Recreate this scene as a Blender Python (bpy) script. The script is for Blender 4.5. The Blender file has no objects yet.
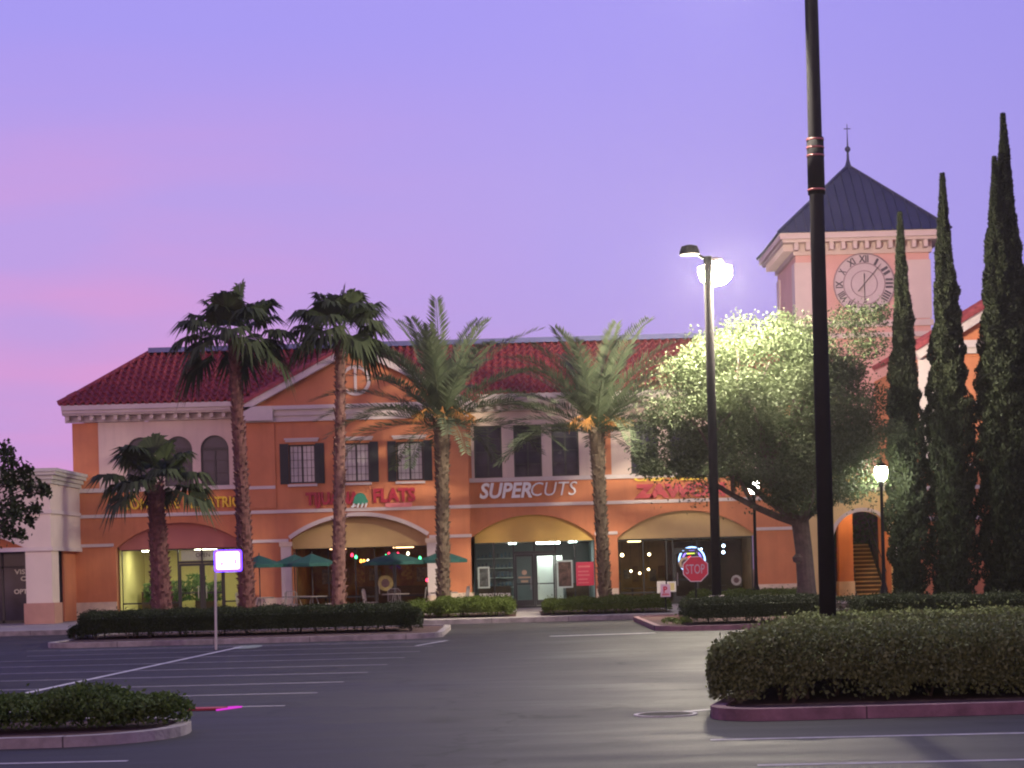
import bpy, math, random
import numpy as np
from mathutils import Vector, Matrix

R = math.radians
SC = bpy.context.scene
COL = SC.collection
random.seed(7)
RNG = np.random.default_rng(11)

# ------------------------------------------------------------------ camera
FPX, EYE = 1950.0, 1.7
PITCH, ROLL, PPX, PPY = 0.0, 0.027, 518.0, 568.0
cF = Vector((0, math.cos(PITCH), math.sin(PITCH)))
cU0 = Vector((0, -math.sin(PITCH), math.cos(PITCH)))
cX = Vector((1, 0, 0))
cR = math.cos(ROLL) * cX - math.sin(ROLL) * cU0
cU = math.sin(ROLL) * cX + math.cos(ROLL) * cU0
cam_d = bpy.data.cameras.new('camera')
cam_d.sensor_width = 36.0
cam_d.lens = FPX / 1024.0 * 36.0
cam_d.shift_x, cam_d.shift_y = (512.0 - PPX) / 1024.0, (PPY - 384.0) / 1024.0
cam_d.clip_start, cam_d.clip_end = 0.1, 4000
cam = bpy.data.objects.new('camera', cam_d)
COL.objects.link(cam)
cam.matrix_world = Matrix(((cR.x, cU.x, -cF.x, 0), (cR.y, cU.y, -cF.y, 0), (cR.z, cU.z, -cF.z, EYE), (0, 0, 0, 1)))
SC.camera = cam

# ------------------------------------------------------------------ exposure
vs = SC.view_settings
SC.display_settings.display_device = 'sRGB'
vs.view_transform, vs.look, vs.exposure, vs.gamma = 'Standard', 'None', 0.0, 1.0
vs.use_curve_mapping = False
SC.cycles.use_denoising = True
SC.cycles.max_bounces = 8
SC.cycles.transparent_max_bounces = 12
SC.cycles.sample_clamp_indirect = 6.0
SC.cycles.pixel_filter_type = 'BLACKMAN_HARRIS'
SC.cycles.filter_width = 2.1

# ------------------------------------------------------------------ dusk sky
SUN_EL, SUN_AZ = R(7.0), R(205.0)          # afterglow low behind the photographer's left shoulder
world = bpy.data.worlds.new('World')
SC.world = world
world.use_nodes = True
wt = world.node_tree
for n in list(wt.nodes):
    wt.nodes.remove(n)


def N(t, kind, **kw):
    n = t.nodes.new(kind)
    for k, v in kw.items():
        setattr(n, k, v)
    return n


def ramp(t, stops, fac, interp='EASE'):
    n = N(t, 'ShaderNodeValToRGB')
    n.color_ramp.interpolation = interp
    el = n.color_ramp.elements
    while len(el) < len(stops):
        el.new(0.5)
    for e, (p, c) in zip(el, stops):
        e.position = p
        e.color = (*c, 1) if len(c) == 3 else c
    t.links.new(fac, n.inputs[0])
    return n.outputs[0]


def mth(t, op, a, b=0.0, clamp=False):
    n = N(t, 'ShaderNodeMath', operation=op, use_clamp=clamp)
    for i, v in enumerate((a, b)):
        if isinstance(v, (int, float)):
            n.inputs[i].default_value = v
        else:
            t.links.new(v, n.inputs[i])
    return n.outputs[0]


def mixc(t, fac, a, b, mode='MIX'):
    n = N(t, 'ShaderNodeMix', data_type='RGBA', blend_type=mode)
    for s, v in ((n.inputs[0], fac), (n.inputs[6], a), (n.inputs[7], b)):
        if isinstance(v, (int, float)):
            s.default_value = v
        elif isinstance(v, tuple):
            s.default_value = (*v, 1)
        else:
            t.links.new(v, s)
    return n.outputs[2]


tc = N(wt, 'ShaderNodeTexCoord')
sep = N(wt, 'ShaderNodeSeparateXYZ')
wt.links.new(tc.outputs['Generated'], sep.inputs[0])
dx, dy, dz = sep.outputs
base = ramp(wt, [(0.0, (.51, .32, .72)), (.09, (.50, .35, .78)), (.17, (.47, .36, .85)), (.28, (.40, .33, .91)), (.6, (.24, .23, .66)), (1.0, (.17, .18, .52))], dz)
mp = N(wt, 'ShaderNodeMapping')
mp.inputs['Scale'].default_value = (2.2, 2.2, 13.0)
mp.inputs['Rotation'].default_value = (0, R(7), 0)
wt.links.new(tc.outputs['Generated'], mp.inputs[0])
cl = N(wt, 'ShaderNodeTexNoise')
cl.inputs['Scale'].default_value = 2.3
cl.inputs['Detail'].default_value = 4
cl.inputs['Roughness'].default_value = 0.45
wt.links.new(mp.outputs[0], cl.inputs['Vector'])
streak = mth(wt, 'MULTIPLY', mth(wt, 'SUBTRACT', cl.outputs['Fac'], .38), 3.2, True)
low = mth(wt, 'SUBTRACT', 1.0, mth(wt, 'MULTIPLY', mth(wt, 'SUBTRACT', dz, .09), 5.6), True)
leftw = mth(wt, 'MULTIPLY', mth(wt, 'ADD', mth(wt, 'MULTIPLY', dx, -1), .03), 4.4, True)
pinkf = mth(wt, 'MULTIPLY', mth(wt, 'MULTIPLY', low, leftw), mth(wt, 'ADD', mth(wt, 'MULTIPLY', streak, .75), .35), True)
c1 = mixc(wt, pinkf, base, (.76, .33, .68))
rightw = mth(wt, 'MULTIPLY', mth(wt, 'SUBTRACT', dx, .02), 3.0, True)
c2 = mixc(wt, mth(wt, 'MULTIPLY', rightw, .7), c1, (.32, .28, .80))
# warm band of afterglow on the western half, behind the camera
back = mth(wt, 'MULTIPLY', mth(wt, 'SUBTRACT', mth(wt, 'MULTIPLY', dy, -1), .1), 1.3, True)
glowf = mth(wt, 'MULTIPLY', back, mth(wt, 'SUBTRACT', 1.0, mth(wt, 'MULTIPLY', mth(wt, 'ABSOLUTE', dz), 1.8), True), True)
c3 = mixc(wt, glowf, c2, (1.15, .62, .60))
bgA = N(wt, 'ShaderNodeBackground')
wt.links.new(c3, bgA.inputs[0])
bgA.inputs[1].default_value = 0.97
sky = N(wt, 'ShaderNodeTexSky', sky_type='NISHITA', sun_disc=False)
sky.sun_elevation, sky.sun_rotation = SUN_EL, SUN_AZ
bgB = N(wt, 'ShaderNodeBackground')
wt.links.new(sky.outputs[0], bgB.inputs[0])
bgB.inputs[1].default_value = 0.004
addS = N(wt, 'ShaderNodeAddShader')
wt.links.new(bgA.outputs[0], addS.inputs[0])
wt.links.new(bgB.outputs[0], addS.inputs[1])
wo = N(wt, 'ShaderNodeOutputWorld')
wt.links.new(addS.outputs[0], wo.inputs[0])

# ------------------------------------------------------------------ soft afterglow "sun"
sd = bpy.data.lights.new('afterglow_sun', 'SUN')
sd.energy, sd.angle, sd.color = 0.55, R(40), (1.0, .60, .60)
so = bpy.data.objects.new('afterglow_sun', sd)
COL.objects.link(so)
sdir = Vector((math.sin(SUN_AZ) * math.cos(SUN_EL), math.cos(SUN_AZ) * math.cos(SUN_EL), math.sin(SUN_EL)))
so.rotation_euler = (-sdir).to_track_quat('-Z', 'Y').to_euler()
so.location = (-20, -40, 30)

LAMP_POWER = 1950.0        # radiance of the parking-lot flood lens


# ================================================================== helpers
def at(px, py, Y):
    d = cF + cR * ((px - PPX) / FPX) + cU * ((PPY - py) / FPX)
    return Vector((0, 0, EYE)) + d * (Y / d.y)


ORG = {}


def tag(o, label=None, cat=None, group=None, kind=None):
    if label: o['label'] = label
    if cat: o['category'] = cat
    if group: o['group'] = group
    if kind: o['kind'] = kind
    return o


def thing(name, label, cat, loc=(0, 0, 0), group=None):
    o = bpy.data.objects.new(name, None)
    o.empty_display_size = .2
    COL.objects.link(o)
    o.location = loc
    ORG[o.name] = Vector(loc)
    return tag(o, label, cat, group)


def make_mesh(name, V, faces, mat, smooth=False):
    me = bpy.data.meshes.new(name)
    V = np.asarray(V, dtype=np.float32).reshape(-1, 3)
    me.vertices.add(len(V))
    me.vertices.foreach_set('co', V.ravel())
    if isinstance(faces, np.ndarray):
        k = faces.shape[1]
        tot = np.full(len(faces), k, dtype=np.int32)
        idx = faces.astype(np.int32).ravel()
    else:
        tot = np.array([len(f) for f in faces], dtype=np.int32)
        idx = np.array([i for f in faces for i in f], dtype=np.int32)
    st = np.concatenate(([0], np.cumsum(tot)[:-1])).astype(np.int32)
    me.loops.add(len(idx))
    me.loops.foreach_set('vertex_index', idx)
    me.polygons.add(len(tot))
    me.polygons.foreach_set('loop_start', st)
    me.polygons.foreach_set('use_smooth', np.full(len(tot), bool(smooth), dtype=bool))
    mats = mat if isinstance(mat, (list, tuple)) else [mat]
    for m in mats:
        me.materials.append(m)
    me.update(calc_edges=True)
    return me


def link(name, me, parent=None, org=None):
    """me holds world coordinates shifted by org."""
    o = bpy.data.objects.new(name, me)
    COL.objects.link(o)
    if parent is not None:
        o.parent = parent
        ORG[o.name] = ORG[parent.name]
    else:
        o.location = org
        ORG[o.name] = Vector(org)
    return o


def finish(name, V, F, mat, parent=None, smooth=False, mi=None):
    V = np.asarray(V, dtype=np.float64).reshape(-1, 3)
    if parent is not None:
        org = ORG[parent.name]
    else:
        lo, hi = V.min(0), V.max(0)
        org = Vector(((lo[0] + hi[0]) / 2, (lo[1] + hi[1]) / 2, lo[2]))
    me = make_mesh(name, V - np.array(org), F, mat, smooth)
    if mi is not None:
        me.polygons.foreach_set('material_index', np.array(mi, dtype=np.int32))
    return link(name, me, parent, org)


class MB:
    def __init__(s):
        s.v, s.f, s.mi, s.cur, s.parts = [], [], [], 0, []

    def add(s, vs, fs):
        b = len(s.v)
        s.parts.append((b, b + len(vs), len(s.f), len(s.f) + len(fs)))
        s.v.extend([tuple(q) for q in vs])
        for f in fs:
            s.f.append([i + b for i in f])
            s.mi.append(s.cur)
        return s

    def pieces(s):
        """groups of added shapes that lie far apart"""
        k = len(s.parts)
        V = np.array([tuple(v) for v in s.v], dtype=float)
        lo = np.array([V[a:b].min(0) for a, b, _, _ in s.parts])
        hi = np.array([V[a:b].max(0) for a, b, _, _ in s.parts])
        size = (hi - lo).max(1)
        gap = np.maximum(0, np.maximum(lo[:, None] - hi[None], lo[None] - hi[:, None]))
        near = np.sqrt((gap ** 2).sum(2)) <= np.maximum(.02, .5 * np.maximum(size[:, None], size[None])) - .001
        comp = list(range(k))

        def root(i):
            while comp[i] != i: i = comp[i]
            return i
        for i, j in zip(*np.nonzero(np.triu(near, 1))):
            comp[root(i)] = root(j)
        out = {}
        for i in range(k): out.setdefault(root(i), []).append(i)
        return list(out.values())

    def box(s, x0, x1, y0, y1, z0, z1):
        vs = [(x, y, z) for z in (z0, z1) for y in (y0, y1) for x in (x0, x1)]
        return s.add(vs, [(0, 2, 3, 1), (4, 5, 7, 6), (0, 1, 5, 4), (2, 6, 7, 3), (0, 4, 6, 2), (1, 3, 7, 5)])

    def bar(s, a, b, w, h, up=(0, 0, 1)):
        a, b = Vector(a), Vector(b)
        d = (b - a).normalized()
        u = Vector(up)
        if abs(d.dot(u)) > .98: u = Vector((0, 1, 0))
        sx = d.cross(u).normalized()
        su = sx.cross(d).normalized()
        vs = []
        for q in (a, b):
            for i, j in ((-1, -1), (1, -1), (1, 1), (-1, 1)):
                vs.append(q + sx * (w / 2 * i) + su * (h / 2 * j))
        return s.add(vs, [(3, 2, 1, 0), (4, 5, 6, 7), (0, 1, 5, 4), (1, 2, 6, 5), (2, 3, 7, 6), (3, 0, 4, 7)])

    def tube(s, pts, rad, n=10, cap=True):
        pts = [Vector(q) for q in pts]
        if isinstance(rad, (int, float)): rad = [rad] * len(pts)
        vs, fs = [], []
        prev = None
        for i, q in enumerate(pts):
            d = (pts[min(i + 1, len(pts) - 1)] - pts[max(i - 1, 0)]).normalized()
            if prev is None:
                ref = Vector((0, 0, 1)) if abs(d.z) < .9 else Vector((1, 0, 0))
                sx = d.cross(ref).normalized()
            else:
                sx = (prev - d * prev.dot(d)).normalized()
            prev = sx
            sy = d.cross(sx)
            for k in range(n):
                a = 2 * math.pi * k / n
                vs.append(q + (sx * math.cos(a) + sy * math.sin(a)) * rad[i])
        for i in range(len(pts) - 1):
            for k in range(n):
                k2 = (k + 1) % n
                fs.append((i * n + k, i * n + k2, (i + 1) * n + k2, (i + 1) * n + k))
        if cap:
            fs.append(tuple(range(n - 1, -1, -1)))
            fs.append(tuple((len(pts) - 1) * n + k for k in range(n)))
        return s.add(vs, fs)

    def lathe(s, prof, c, n=20, axis='z'):
        """prof: list of (r, h) along an axis starting at c."""
        vs, fs = [], []
        c = Vector(c)
        for r_, h in prof:
            for k in range(n):
                a = 2 * math.pi * k / n
                if axis == 'z':
                    vs.append(c + Vector((r_ * math.cos(a), r_ * math.sin(a), h)))
                else:
                    vs.append(c + Vector((r_ * math.cos(a), h, r_ * math.sin(a))))
        for i in range(len(prof) - 1):
            for k in range(n):
                k2 = (k + 1) % n
                fs.append((i * n + k, i * n + k2, (i + 1) * n + k2, (i + 1) * n + k))
        fs.append(tuple(range(n - 1, -1, -1)))
        fs.append(tuple((len(prof) - 1) * n + k for k in range(n)))
        return s.add(vs, fs)

    def prism(s, poly, y0, y1):
        """poly in XZ, extruded along Y."""
        n = len(poly)
        vs = [(x, y0, z) for x, z in poly] + [(x, y1, z) for x, z in poly]
        fs = [tuple(range(n)), tuple(range(2 * n - 1, n - 1, -1))]
        fs += [(i, i + n, (i + 1) % n + n, (i + 1) % n) for i in range(n)]
        return s.add(vs, fs)

    def slab(s, poly, z0, z1):
        n = len(poly)
        vs = [(x, y, z0) for x, y in poly] + [(x, y, z1) for x, y in poly]
        fs = [tuple(range(n - 1, -1, -1)), tuple(range(n, 2 * n))]
        fs += [(i, (i + 1) % n, (i + 1) % n + n, i + n) for i in range(n)]
        return s.add(vs, fs)

    def sheet(s, poly, z):
        return s.add([(x, y, z) for x, y in poly], [tuple(range(len(poly)))])

    def ring(s, outer, inner, z0, z1):
        n = len(outer)
        vs = [(x, y, z0) for x, y in outer] + [(x, y, z1) for x, y in outer] + [(x, y, z1) for x, y in inner] + [(x, y, z0) for x, y in inner]
        fs = []
        for i in range(n):
            j = (i + 1) % n
            fs += [(i, j, n + j, n + i), (n + i, n + j, 2 * n + j, 2 * n + i), (2 * n + i, 2 * n + j, 3 * n + j, 3 * n + i)]
        return s.add(vs, fs)

    def build(s, name, mat, parent=None, smooth=False):
        if parent is not None and 1 < len(s.parts) < 400:
            gr = s.pieces()
            if len(gr) > 1:
                first = None
                for g in gr:
                    q = MB()
                    for i in g:
                        a, b, fa, fb = s.parts[i]
                        q.cur = s.mi[fa]
                        q.add(s.v[a:b], [[v - a for v in f] for f in s.f[fa:fb]])
                    o = finish(name, q.v, q.f, mat, parent, smooth, q.mi if isinstance(mat, (list, tuple)) else None)
                    first = first or o
                return first
        return finish(name, s.v, s.f, mat, parent, smooth, s.mi if isinstance(mat, (list, tuple)) else None)


def sub(f):
    """one-shot builder"""
    m = MB()
    f(m)
    return m


# ------------------------------------------------------------------ materials
def mat(name, col, rough=.8, var=.12, scale=3.0, metal=0.0, bump=0.0, bscale=60.0, joint=0, emit=None, estr=0.0, coat=0.0, spec=None, col2=None, detail=5, streak=0.0):
    m = bpy.data.materials.new(name)
    m.use_nodes = True
    t = m.node_tree
    b = t.nodes['Principled BSDF']
    b.inputs['Roughness'].default_value = rough
    b.inputs['Metallic'].default_value = metal
    if spec is not None: b.inputs['Specular IOR Level'].default_value = spec
    if coat: b.inputs['Coat Weight'].default_value = coat
    co = N(t, 'ShaderNodeTexCoord')
    if var > 0 or col2:
        nz = N(t, 'ShaderNodeTexNoise')
        nz.inputs['Scale'].default_value = scale
        nz.inputs['Detail'].default_value = detail
        nz.inputs['Roughness'].default_value = .6
        t.links.new(co.outputs['Object'], nz.inputs['Vector'])
        a = tuple(max(0, c * (1 - var)) for c in col)
        e = col2 or tuple(min(1, c * (1 + var)) for c in col)
        out = ramp(t, [(.3, a), (.7, e)], nz.outputs['Fac'], 'LINEAR')
        if streak:      # rain streaks and grime running down the wall
            mps = N(t, 'ShaderNodeMapping')
            mps.inputs['Scale'].default_value = (3.2, 3.2, .22)
            t.links.new(co.outputs['Object'], mps.inputs[0])
            ns = N(t, 'ShaderNodeTexNoise')
            ns.inputs['Scale'].default_value = 1.4
            ns.inputs['Detail'].default_value = 6
            t.links.new(mps.outputs[0], ns.inputs['Vector'])
            out = mixc(t, mth(t, 'MULTIPLY', mth(t, 'SUBTRACT', ns.outputs['Fac'], .45), 4 * streak, True), out, tuple(c * .45 for c in col))
        if joint:       # sawn joints every few metres
            sx_ = N(t, 'ShaderNodeSeparateXYZ')
            t.links.new(co.outputs['Object'], sx_.inputs[0])
            jt = mth(t, 'LESS_THAN', mth(t, 'FRACT', mth(t, 'ADD', mth(t, 'DIVIDE', sx_.outputs[0], joint), .28)), .007)
            out = mixc(t, jt, out, tuple(c * .25 for c in col))
        t.links.new(out, b.inputs['Base Color'])
    else:
        b.inputs['Base Color'].default_value = (*col, 1)
    if bump:
        bz = N(t, 'ShaderNodeTexNoise')
        bz.inputs['Scale'].default_value = bscale
        bz.inputs['Detail'].default_value = 3
        t.links.new(co.outputs['Object'], bz.inputs['Vector'])
        bp = N(t, 'ShaderNodeBump')
        bp.inputs['Strength'].default_value = bump
        bp.inputs['Distance'].default_value = .02
        t.links.new(bz.outputs['Fac'], bp.inputs['Height'])
        t.links.new(bp.outputs[0], b.inputs['Normal'])
    if emit:
        b.inputs['Emission Color'].default_value = (*emit, 1)
        b.inputs['Emission Strength'].default_value = estr
    return m


def leafmat(name, ca, cb, trans=.35, rough=.7):
    m = bpy.data.materials.new(name)
    m.use_nodes = True
    t = m.node_tree
    b = t.nodes['Principled BSDF']
    g = N(t, 'ShaderNodeNewGeometry')
    co = N(t, 'ShaderNodeTexCoord')
    nz = N(t, 'ShaderNodeTexNoise')
    nz.inputs['Scale'].default_value = 1.6
    nz.inputs['Detail'].default_value = 3
    t.links.new(co.outputs['Object'], nz.inputs['Vector'])
    f = mth(t, 'ADD', mth(t, 'MULTIPLY', g.outputs['Random Per Island'], .6), mth(t, 'MULTIPLY', nz.outputs['Fac'], .4), True)
    c = mixc(t, f, ca, cb)
    t.links.new(c, b.inputs['Base Color'])
    b.inputs['Roughness'].default_value = rough
    b.inputs['Specular IOR Level'].default_value = .22
    tr = N(t, 'ShaderNodeBsdfTranslucent')
    t.links.new(c, tr.inputs[0])
    mx = N(t, 'ShaderNodeMixShader')
    mx.inputs[0].default_value = trans
    t.links.new(b.outputs[0], mx.inputs[1])
    t.links.new(tr.outputs[0], mx.inputs[2])
    t.links.new(mx.outputs[0], t.nodes['Material Output'].inputs[0])
    return m


def glassmat(name, tint=(.88, .92, .92), ior=1.16):
    m = bpy.data.materials.new(name)
    m.use_nodes = True
    t = m.node_tree
    t.nodes.remove(t.nodes['Principled BSDF'])
    tr = N(t, 'ShaderNodeBsdfTransparent')
    tr.inputs[0].default_value = (*tint, 1)
    gl = N(t, 'ShaderNodeBsdfGlossy')
    gl.inputs['Roughness'].default_value = .03
    fr = N(t, 'ShaderNodeFresnel')
    fr.inputs[0].default_value = ior
    mx = N(t, 'ShaderNodeMixShader')
    t.links.new(fr.outputs[0], mx.inputs[0])
    t.links.new(tr.outputs[0], mx.inputs[1])
    t.links.new(gl.outputs[0], mx.inputs[2])
    t.links.new(mx.outputs[0], t.nodes['Material Output'].inputs[0])
    return m


def emis(name, col, s):
    m = bpy.data.materials.new(name)
    m.use_nodes = True
    t = m.node_tree
    t.nodes.remove(t.nodes['Principled BSDF'])
    e = N(t, 'ShaderNodeEmission')
    e.inputs[0].default_value = (*col, 1)
    e.inputs[1].default_value = s
    t.links.new(e.outputs[0], t.nodes['Material Output'].inputs[0])
    return m


M = {}
M['orange'] = mat('orange_stucco', (.54, .20, .092), .9, .10, 1.1, bump=.25, bscale=40, streak=.16)
M['orange_low'] = M['orange']
M['cream'] = mat('cream_stucco', (.60, .47, .40), .9, .07, 1.0, bump=.2, bscale=40, streak=.14)
M['trim'] = mat('pale_trim', (.58, .50, .47), .8, .06, 2.0)
M['stone'] = mat('plinth_stone', (.62, .50, .38), .85, .12, 4.0, bump=.3, bscale=25)
M['ochre'] = mat('ochre_panel', (.60, .40, .11), .85, .08, 1.2)  # ochre paint, brightened to stand in for the glow under the arch
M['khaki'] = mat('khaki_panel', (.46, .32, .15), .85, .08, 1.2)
M['terra'] = mat('terracotta_panel', (.36, .125, .105), .85, .08, 1.2)
M['brownbase'] = mat('brown_base_stucco', (.40, .22, .17), .85, .10, 2.0, bump=.2)
M['tile'] = mat('roof_tile', (.27, .046, .054), .75, .38, 6.5)
M['cap'] = mat('blue_metal_cap', (.10, .11, .25), .5, .05, 2.0, metal=.3)
M['seam'] = mat('dark_metal_roof', (.055, .055, .10), .45, .12, 1.5, metal=.5)
M['tower'] = mat('tower_pink_stucco', (.62, .33, .30), .9, .08, .8, bump=.2)
M['towertrim'] = mat('tower_pale_trim', (.60, .46, .44), .85, .06, 1.0)
M['black'] = mat('black_frame', (.018, .018, .02), .45, .1, 4.0)
M['shutter'] = mat('dark_shutter', (.02, .022, .026), .6, .1, 4.0)
M['glass'] = glassmat('storefront_glass')
M['curtain'] = mat('drawn_curtain_glass', (.46, .43, .46), .12, .22, 1.4)
M['darkpane'] = mat('dark_window_glass', (.035, .030, .050), .08, .5, 1.2, spec=.22)
M['asphalt'] = None
M['walk'] = mat('sidewalk_concrete', (.30, .27, .25), .85, .15, 1.5, bump=.2, bscale=30)
M['kerb'] = mat('kerb_concrete', (.24, .21, .20), .85, .35, 3.5, bump=.4, bscale=25, joint=2.4)
M['kerbred'] = mat('red_tinted_kerb', (.17, .088, .10), .8, .35, 3.5, bump=.4, bscale=25, joint=2.4)
M['mulch'] = mat('red_mulch', (.05, .018, .017), .95, .5, 14.0, bump=1.0, bscale=40)
M['paint'] = mat('worn_white_paint', (.50, .48, .48), .7, .3, 6.0)
M['paintold'] = mat('faded_white_paint', (.34, .31, .33), .75, .35, 5.0)
M['pole'] = mat('dark_bronze_pole', (.014, .011, .014), .8, .15, 3.0, spec=.12)
M['galv'] = mat('galvanised_post', (.42, .40, .40), .4, .1, 6.0, metal=.7)
M['white'] = mat('white_letters', (.78, .76, .76), .5, .04, 3.0)
M['bark'] = mat('oak_bark', (.075, .052, .046), .95, .35, 6.0, bump=.8, bscale=20)
M['palmbark'] = mat('palm_bark', (.15, .075, .065), .95, .4, 8.0, bump=.8, bscale=25)
M['palmred'] = mat('reddish_palm_bark', (.115, .048, .046), .95, .45, 8.0, bump=.8, bscale=25)
M['datebark'] = mat('date_palm_bark', (.10, .072, .05), .95, .4, 8.0, bump=.8, bscale=25)
M['oak'] = leafmat('oak_leaf', (.034, .052, .022), (.095, .118, .058), .2)
M['fan'] = leafmat('fan_palm_leaf', (.022, .034, .016), (.065, .082, .036), .2)
M['date'] = leafmat('date_palm_leaf', (.055, .080, .042), (.125, .150, .088), .22)
M['datefruit'] = mat('date_stalks', (.36, .17, .04), .7, .2, 5.0)
M['cyp'] = leafmat('cypress_leaf', (.009, .015, .007), (.034, .041, .018), .10)
M['hedge'] = leafmat('hedge_leaf', (.012, .020, .006), (.042, .058, .018), .15)
M['hedgeb'] = leafmat('bright_hedge_leaf', (.042, .070, .012), (.115, .150, .030), .25)
M['hedgen'] = leafmat('grey_green_hedge_leaf', (.040, .058, .016), (.160, .185, .070), .15)
M['twig'] = mat('hedge_twig', (.07, .05, .04), .95, .3, 8.0)


def asphalt():
    m = bpy.data.materials.new('asphalt')
    m.use_nodes = True
    t = m.node_tree
    b = t.nodes['Principled BSDF']
    co = N(t, 'ShaderNodeTexCoord')
    n1 = N(t, 'ShaderNodeTexNoise')
    n1.inputs['Scale'].default_value = .22
    n1.inputs['Detail'].default_value = 6
    t.links.new(co.outputs['Object'], n1.inputs['Vector'])
    mpn = N(t, 'ShaderNodeMapping')
    mpn.inputs['Scale'].default_value = (.35, 1.6, 1)
    t.links.new(co.outputs['Object'], mpn.inputs[0])
    n2 = N(t, 'ShaderNodeTexNoise')
    n2.inputs['Scale'].default_value = 1.1
    n2.inputs['Detail'].default_value = 5
    t.links.new(mpn.outputs[0], n2.inputs['Vector'])
    n3 = N(t, 'ShaderNodeTexNoise')
    n3.inputs['Scale'].default_value = 55
    n3.inputs['Detail'].default_value = 2
    t.links.new(co.outputs['Object'], n3.inputs['Vector'])
    f = mth(t, 'ADD', mth(t, 'MULTIPLY', n1.outputs['Fac'], .55), mth(t, 'MULTIPLY', n2.outputs['Fac'], .45))
    c = ramp(t, [(.34, (.014, .013, .016)), (.52, (.024, .022, .025)), (.66, (.040, .037, .040))], f, 'LINEAR')
    c = mixc(t, .25, c, ramp(t, [(.3, (.02, .02, .02)), (.7, (.09, .09, .09))], n3.outputs['Fac'], 'LINEAR'))
    # oil spots and tar-sealed cracks
    n4 = N(t, 'ShaderNodeTexNoise')
    n4.inputs['Scale'].default_value = .75
    n4.inputs['Detail'].default_value = 2
    t.links.new(co.outputs['Object'], n4.inputs['Vector'])
    c = mixc(t, mth(t, 'MULTIPLY', mth(t, 'SUBTRACT', n4.outputs['Fac'], .62), 7, True), c, (.012, .011, .012))
    wv = N(t, 'ShaderNodeTexNoise')
    wv.inputs['Scale'].default_value = .8
    wv.inputs['Detail'].default_value = 4
    t.links.new(co.outputs['Object'], wv.inputs['Vector'])
    vo = N(t, 'ShaderNodeTexVoronoi', feature='DISTANCE_TO_EDGE')
    vo.inputs['Scale'].default_value = .13
    va = N(t, 'ShaderNodeVectorMath', operation='ADD')
    vm = N(t, 'ShaderNodeVectorMath', operation='SCALE')
    vm.inputs[3].default_value = 3.0
    t.links.new(wv.outputs['Color'], vm.inputs[0])
    t.links.new(co.outputs['Object'], va.inputs[0])
    t.links.new(vm.outputs[0], va.inputs[1])
    t.links.new(va.outputs[0], vo.inputs['Vector'])
    crack = mth(t, 'LESS_THAN', vo.outputs['Distance'], .006)
    c = mixc(t, mth(t, 'MULTIPLY', crack, .7), c, (.010, .010, .011))
    t.links.new(c, b.inputs['Base Color'])
    b.inputs['Specular IOR Level'].default_value = .13
    r = ramp(t, [(.35, (.52, .52, .52)), (.65, (.74, .74, .74))], f, 'LINEAR')
    t.links.new(r, b.inputs['Roughness'])
    bp = N(t, 'ShaderNodeBump')
    bp.inputs['Strength'].default_value = .5
    bp.inputs['Distance'].default_value = .012
    t.links.new(n3.outputs['Fac'], bp.inputs['Height'])
    t.links.new(bp.outputs[0], b.inputs['Normal'])
    return m


M['asphalt'] = asphalt()

# ------------------------------------------------------------------ text
def text(name, s, x, z, y, size, m, parent=None, ext=.04, bold=0.0, shear=0.0, width=None, face='front', rot=0.0, align='LEFT'):
    cu = bpy.data.curves.new('t', 'FONT')
    cu.body, cu.size, cu.extrude, cu.offset, cu.shear = s, size, ext, bold, shear
    cu.align_x = align
    cu.resolution_u = 3
    o = bpy.data.objects.new('t', cu)
    COL.objects.link(o)
    bpy.context.view_layer.update()
    me = bpy.data.meshes.new_from_object(o.evaluated_get(bpy.context.evaluated_depsgraph_get()))
    bpy.data.objects.remove(o)
    n = len(me.vertices)
    V = np.empty(n * 3, dtype=np.float32)
    me.vertices.foreach_get('co', V)
    V = V.reshape(-1, 3)
    if width:
        V[:, 0] = (V[:, 0] - V[:, 0].min()) * (width / max(1e-6, np.ptp(V[:, 0])))
    if rot:
        ca, sa = math.cos(rot), math.sin(rot)
        V[:, :2] = np.stack([V[:, 0] * ca - V[:, 1] * sa, V[:, 0] * sa + V[:, 1] * ca], 1)
    W = np.stack([V[:, 0] + x, y - V[:, 2], V[:, 1] + z], 1)
    F = [list(p.vertices) for p in me.polygons]
    bpy.data.meshes.remove(me)
    return finish(name, W, F, m, parent)


# ================================================================== ground
def struct(mb, name, m):
    o = mb.build(name, m)
    o['kind'] = 'structure'
    return o


struct(sub(lambda m: m.sheet([(-300, -60), (300, -60), (300, 420), (-300, 420)], 0.0)), 'parking_lot', M['asphalt'])
struct(sub(lambda m: m.slab([(-40, 61.0), (30, 61.0), (30, 100), (-40, 100)], -.05, .15)), 'sidewalk', M['walk'])
struct(sub(lambda m: m.slab([(-40, 60.85), (30, 60.85), (30, 60.997), (-40, 60.997)], -.05, .153)), 'sidewalk_kerb', M['kerb'])


def stripe(a, b, w, m, z=.004):
    a, b = Vector((*a, 0)), Vector((*b, 0))
    d = (b - a).normalized()
    s = Vector((-d.y, d.x, 0)) * (w / 2)
    o = sub(lambda q: q.sheet([((a - s).x, (a - s).y), ((b - s).x, (b - s).y), ((b + s).x, (b + s).y), ((a + s).x, (a + s).y)], z)).build('parking_stripe', m)
    o['kind'] = 'structure'


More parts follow.
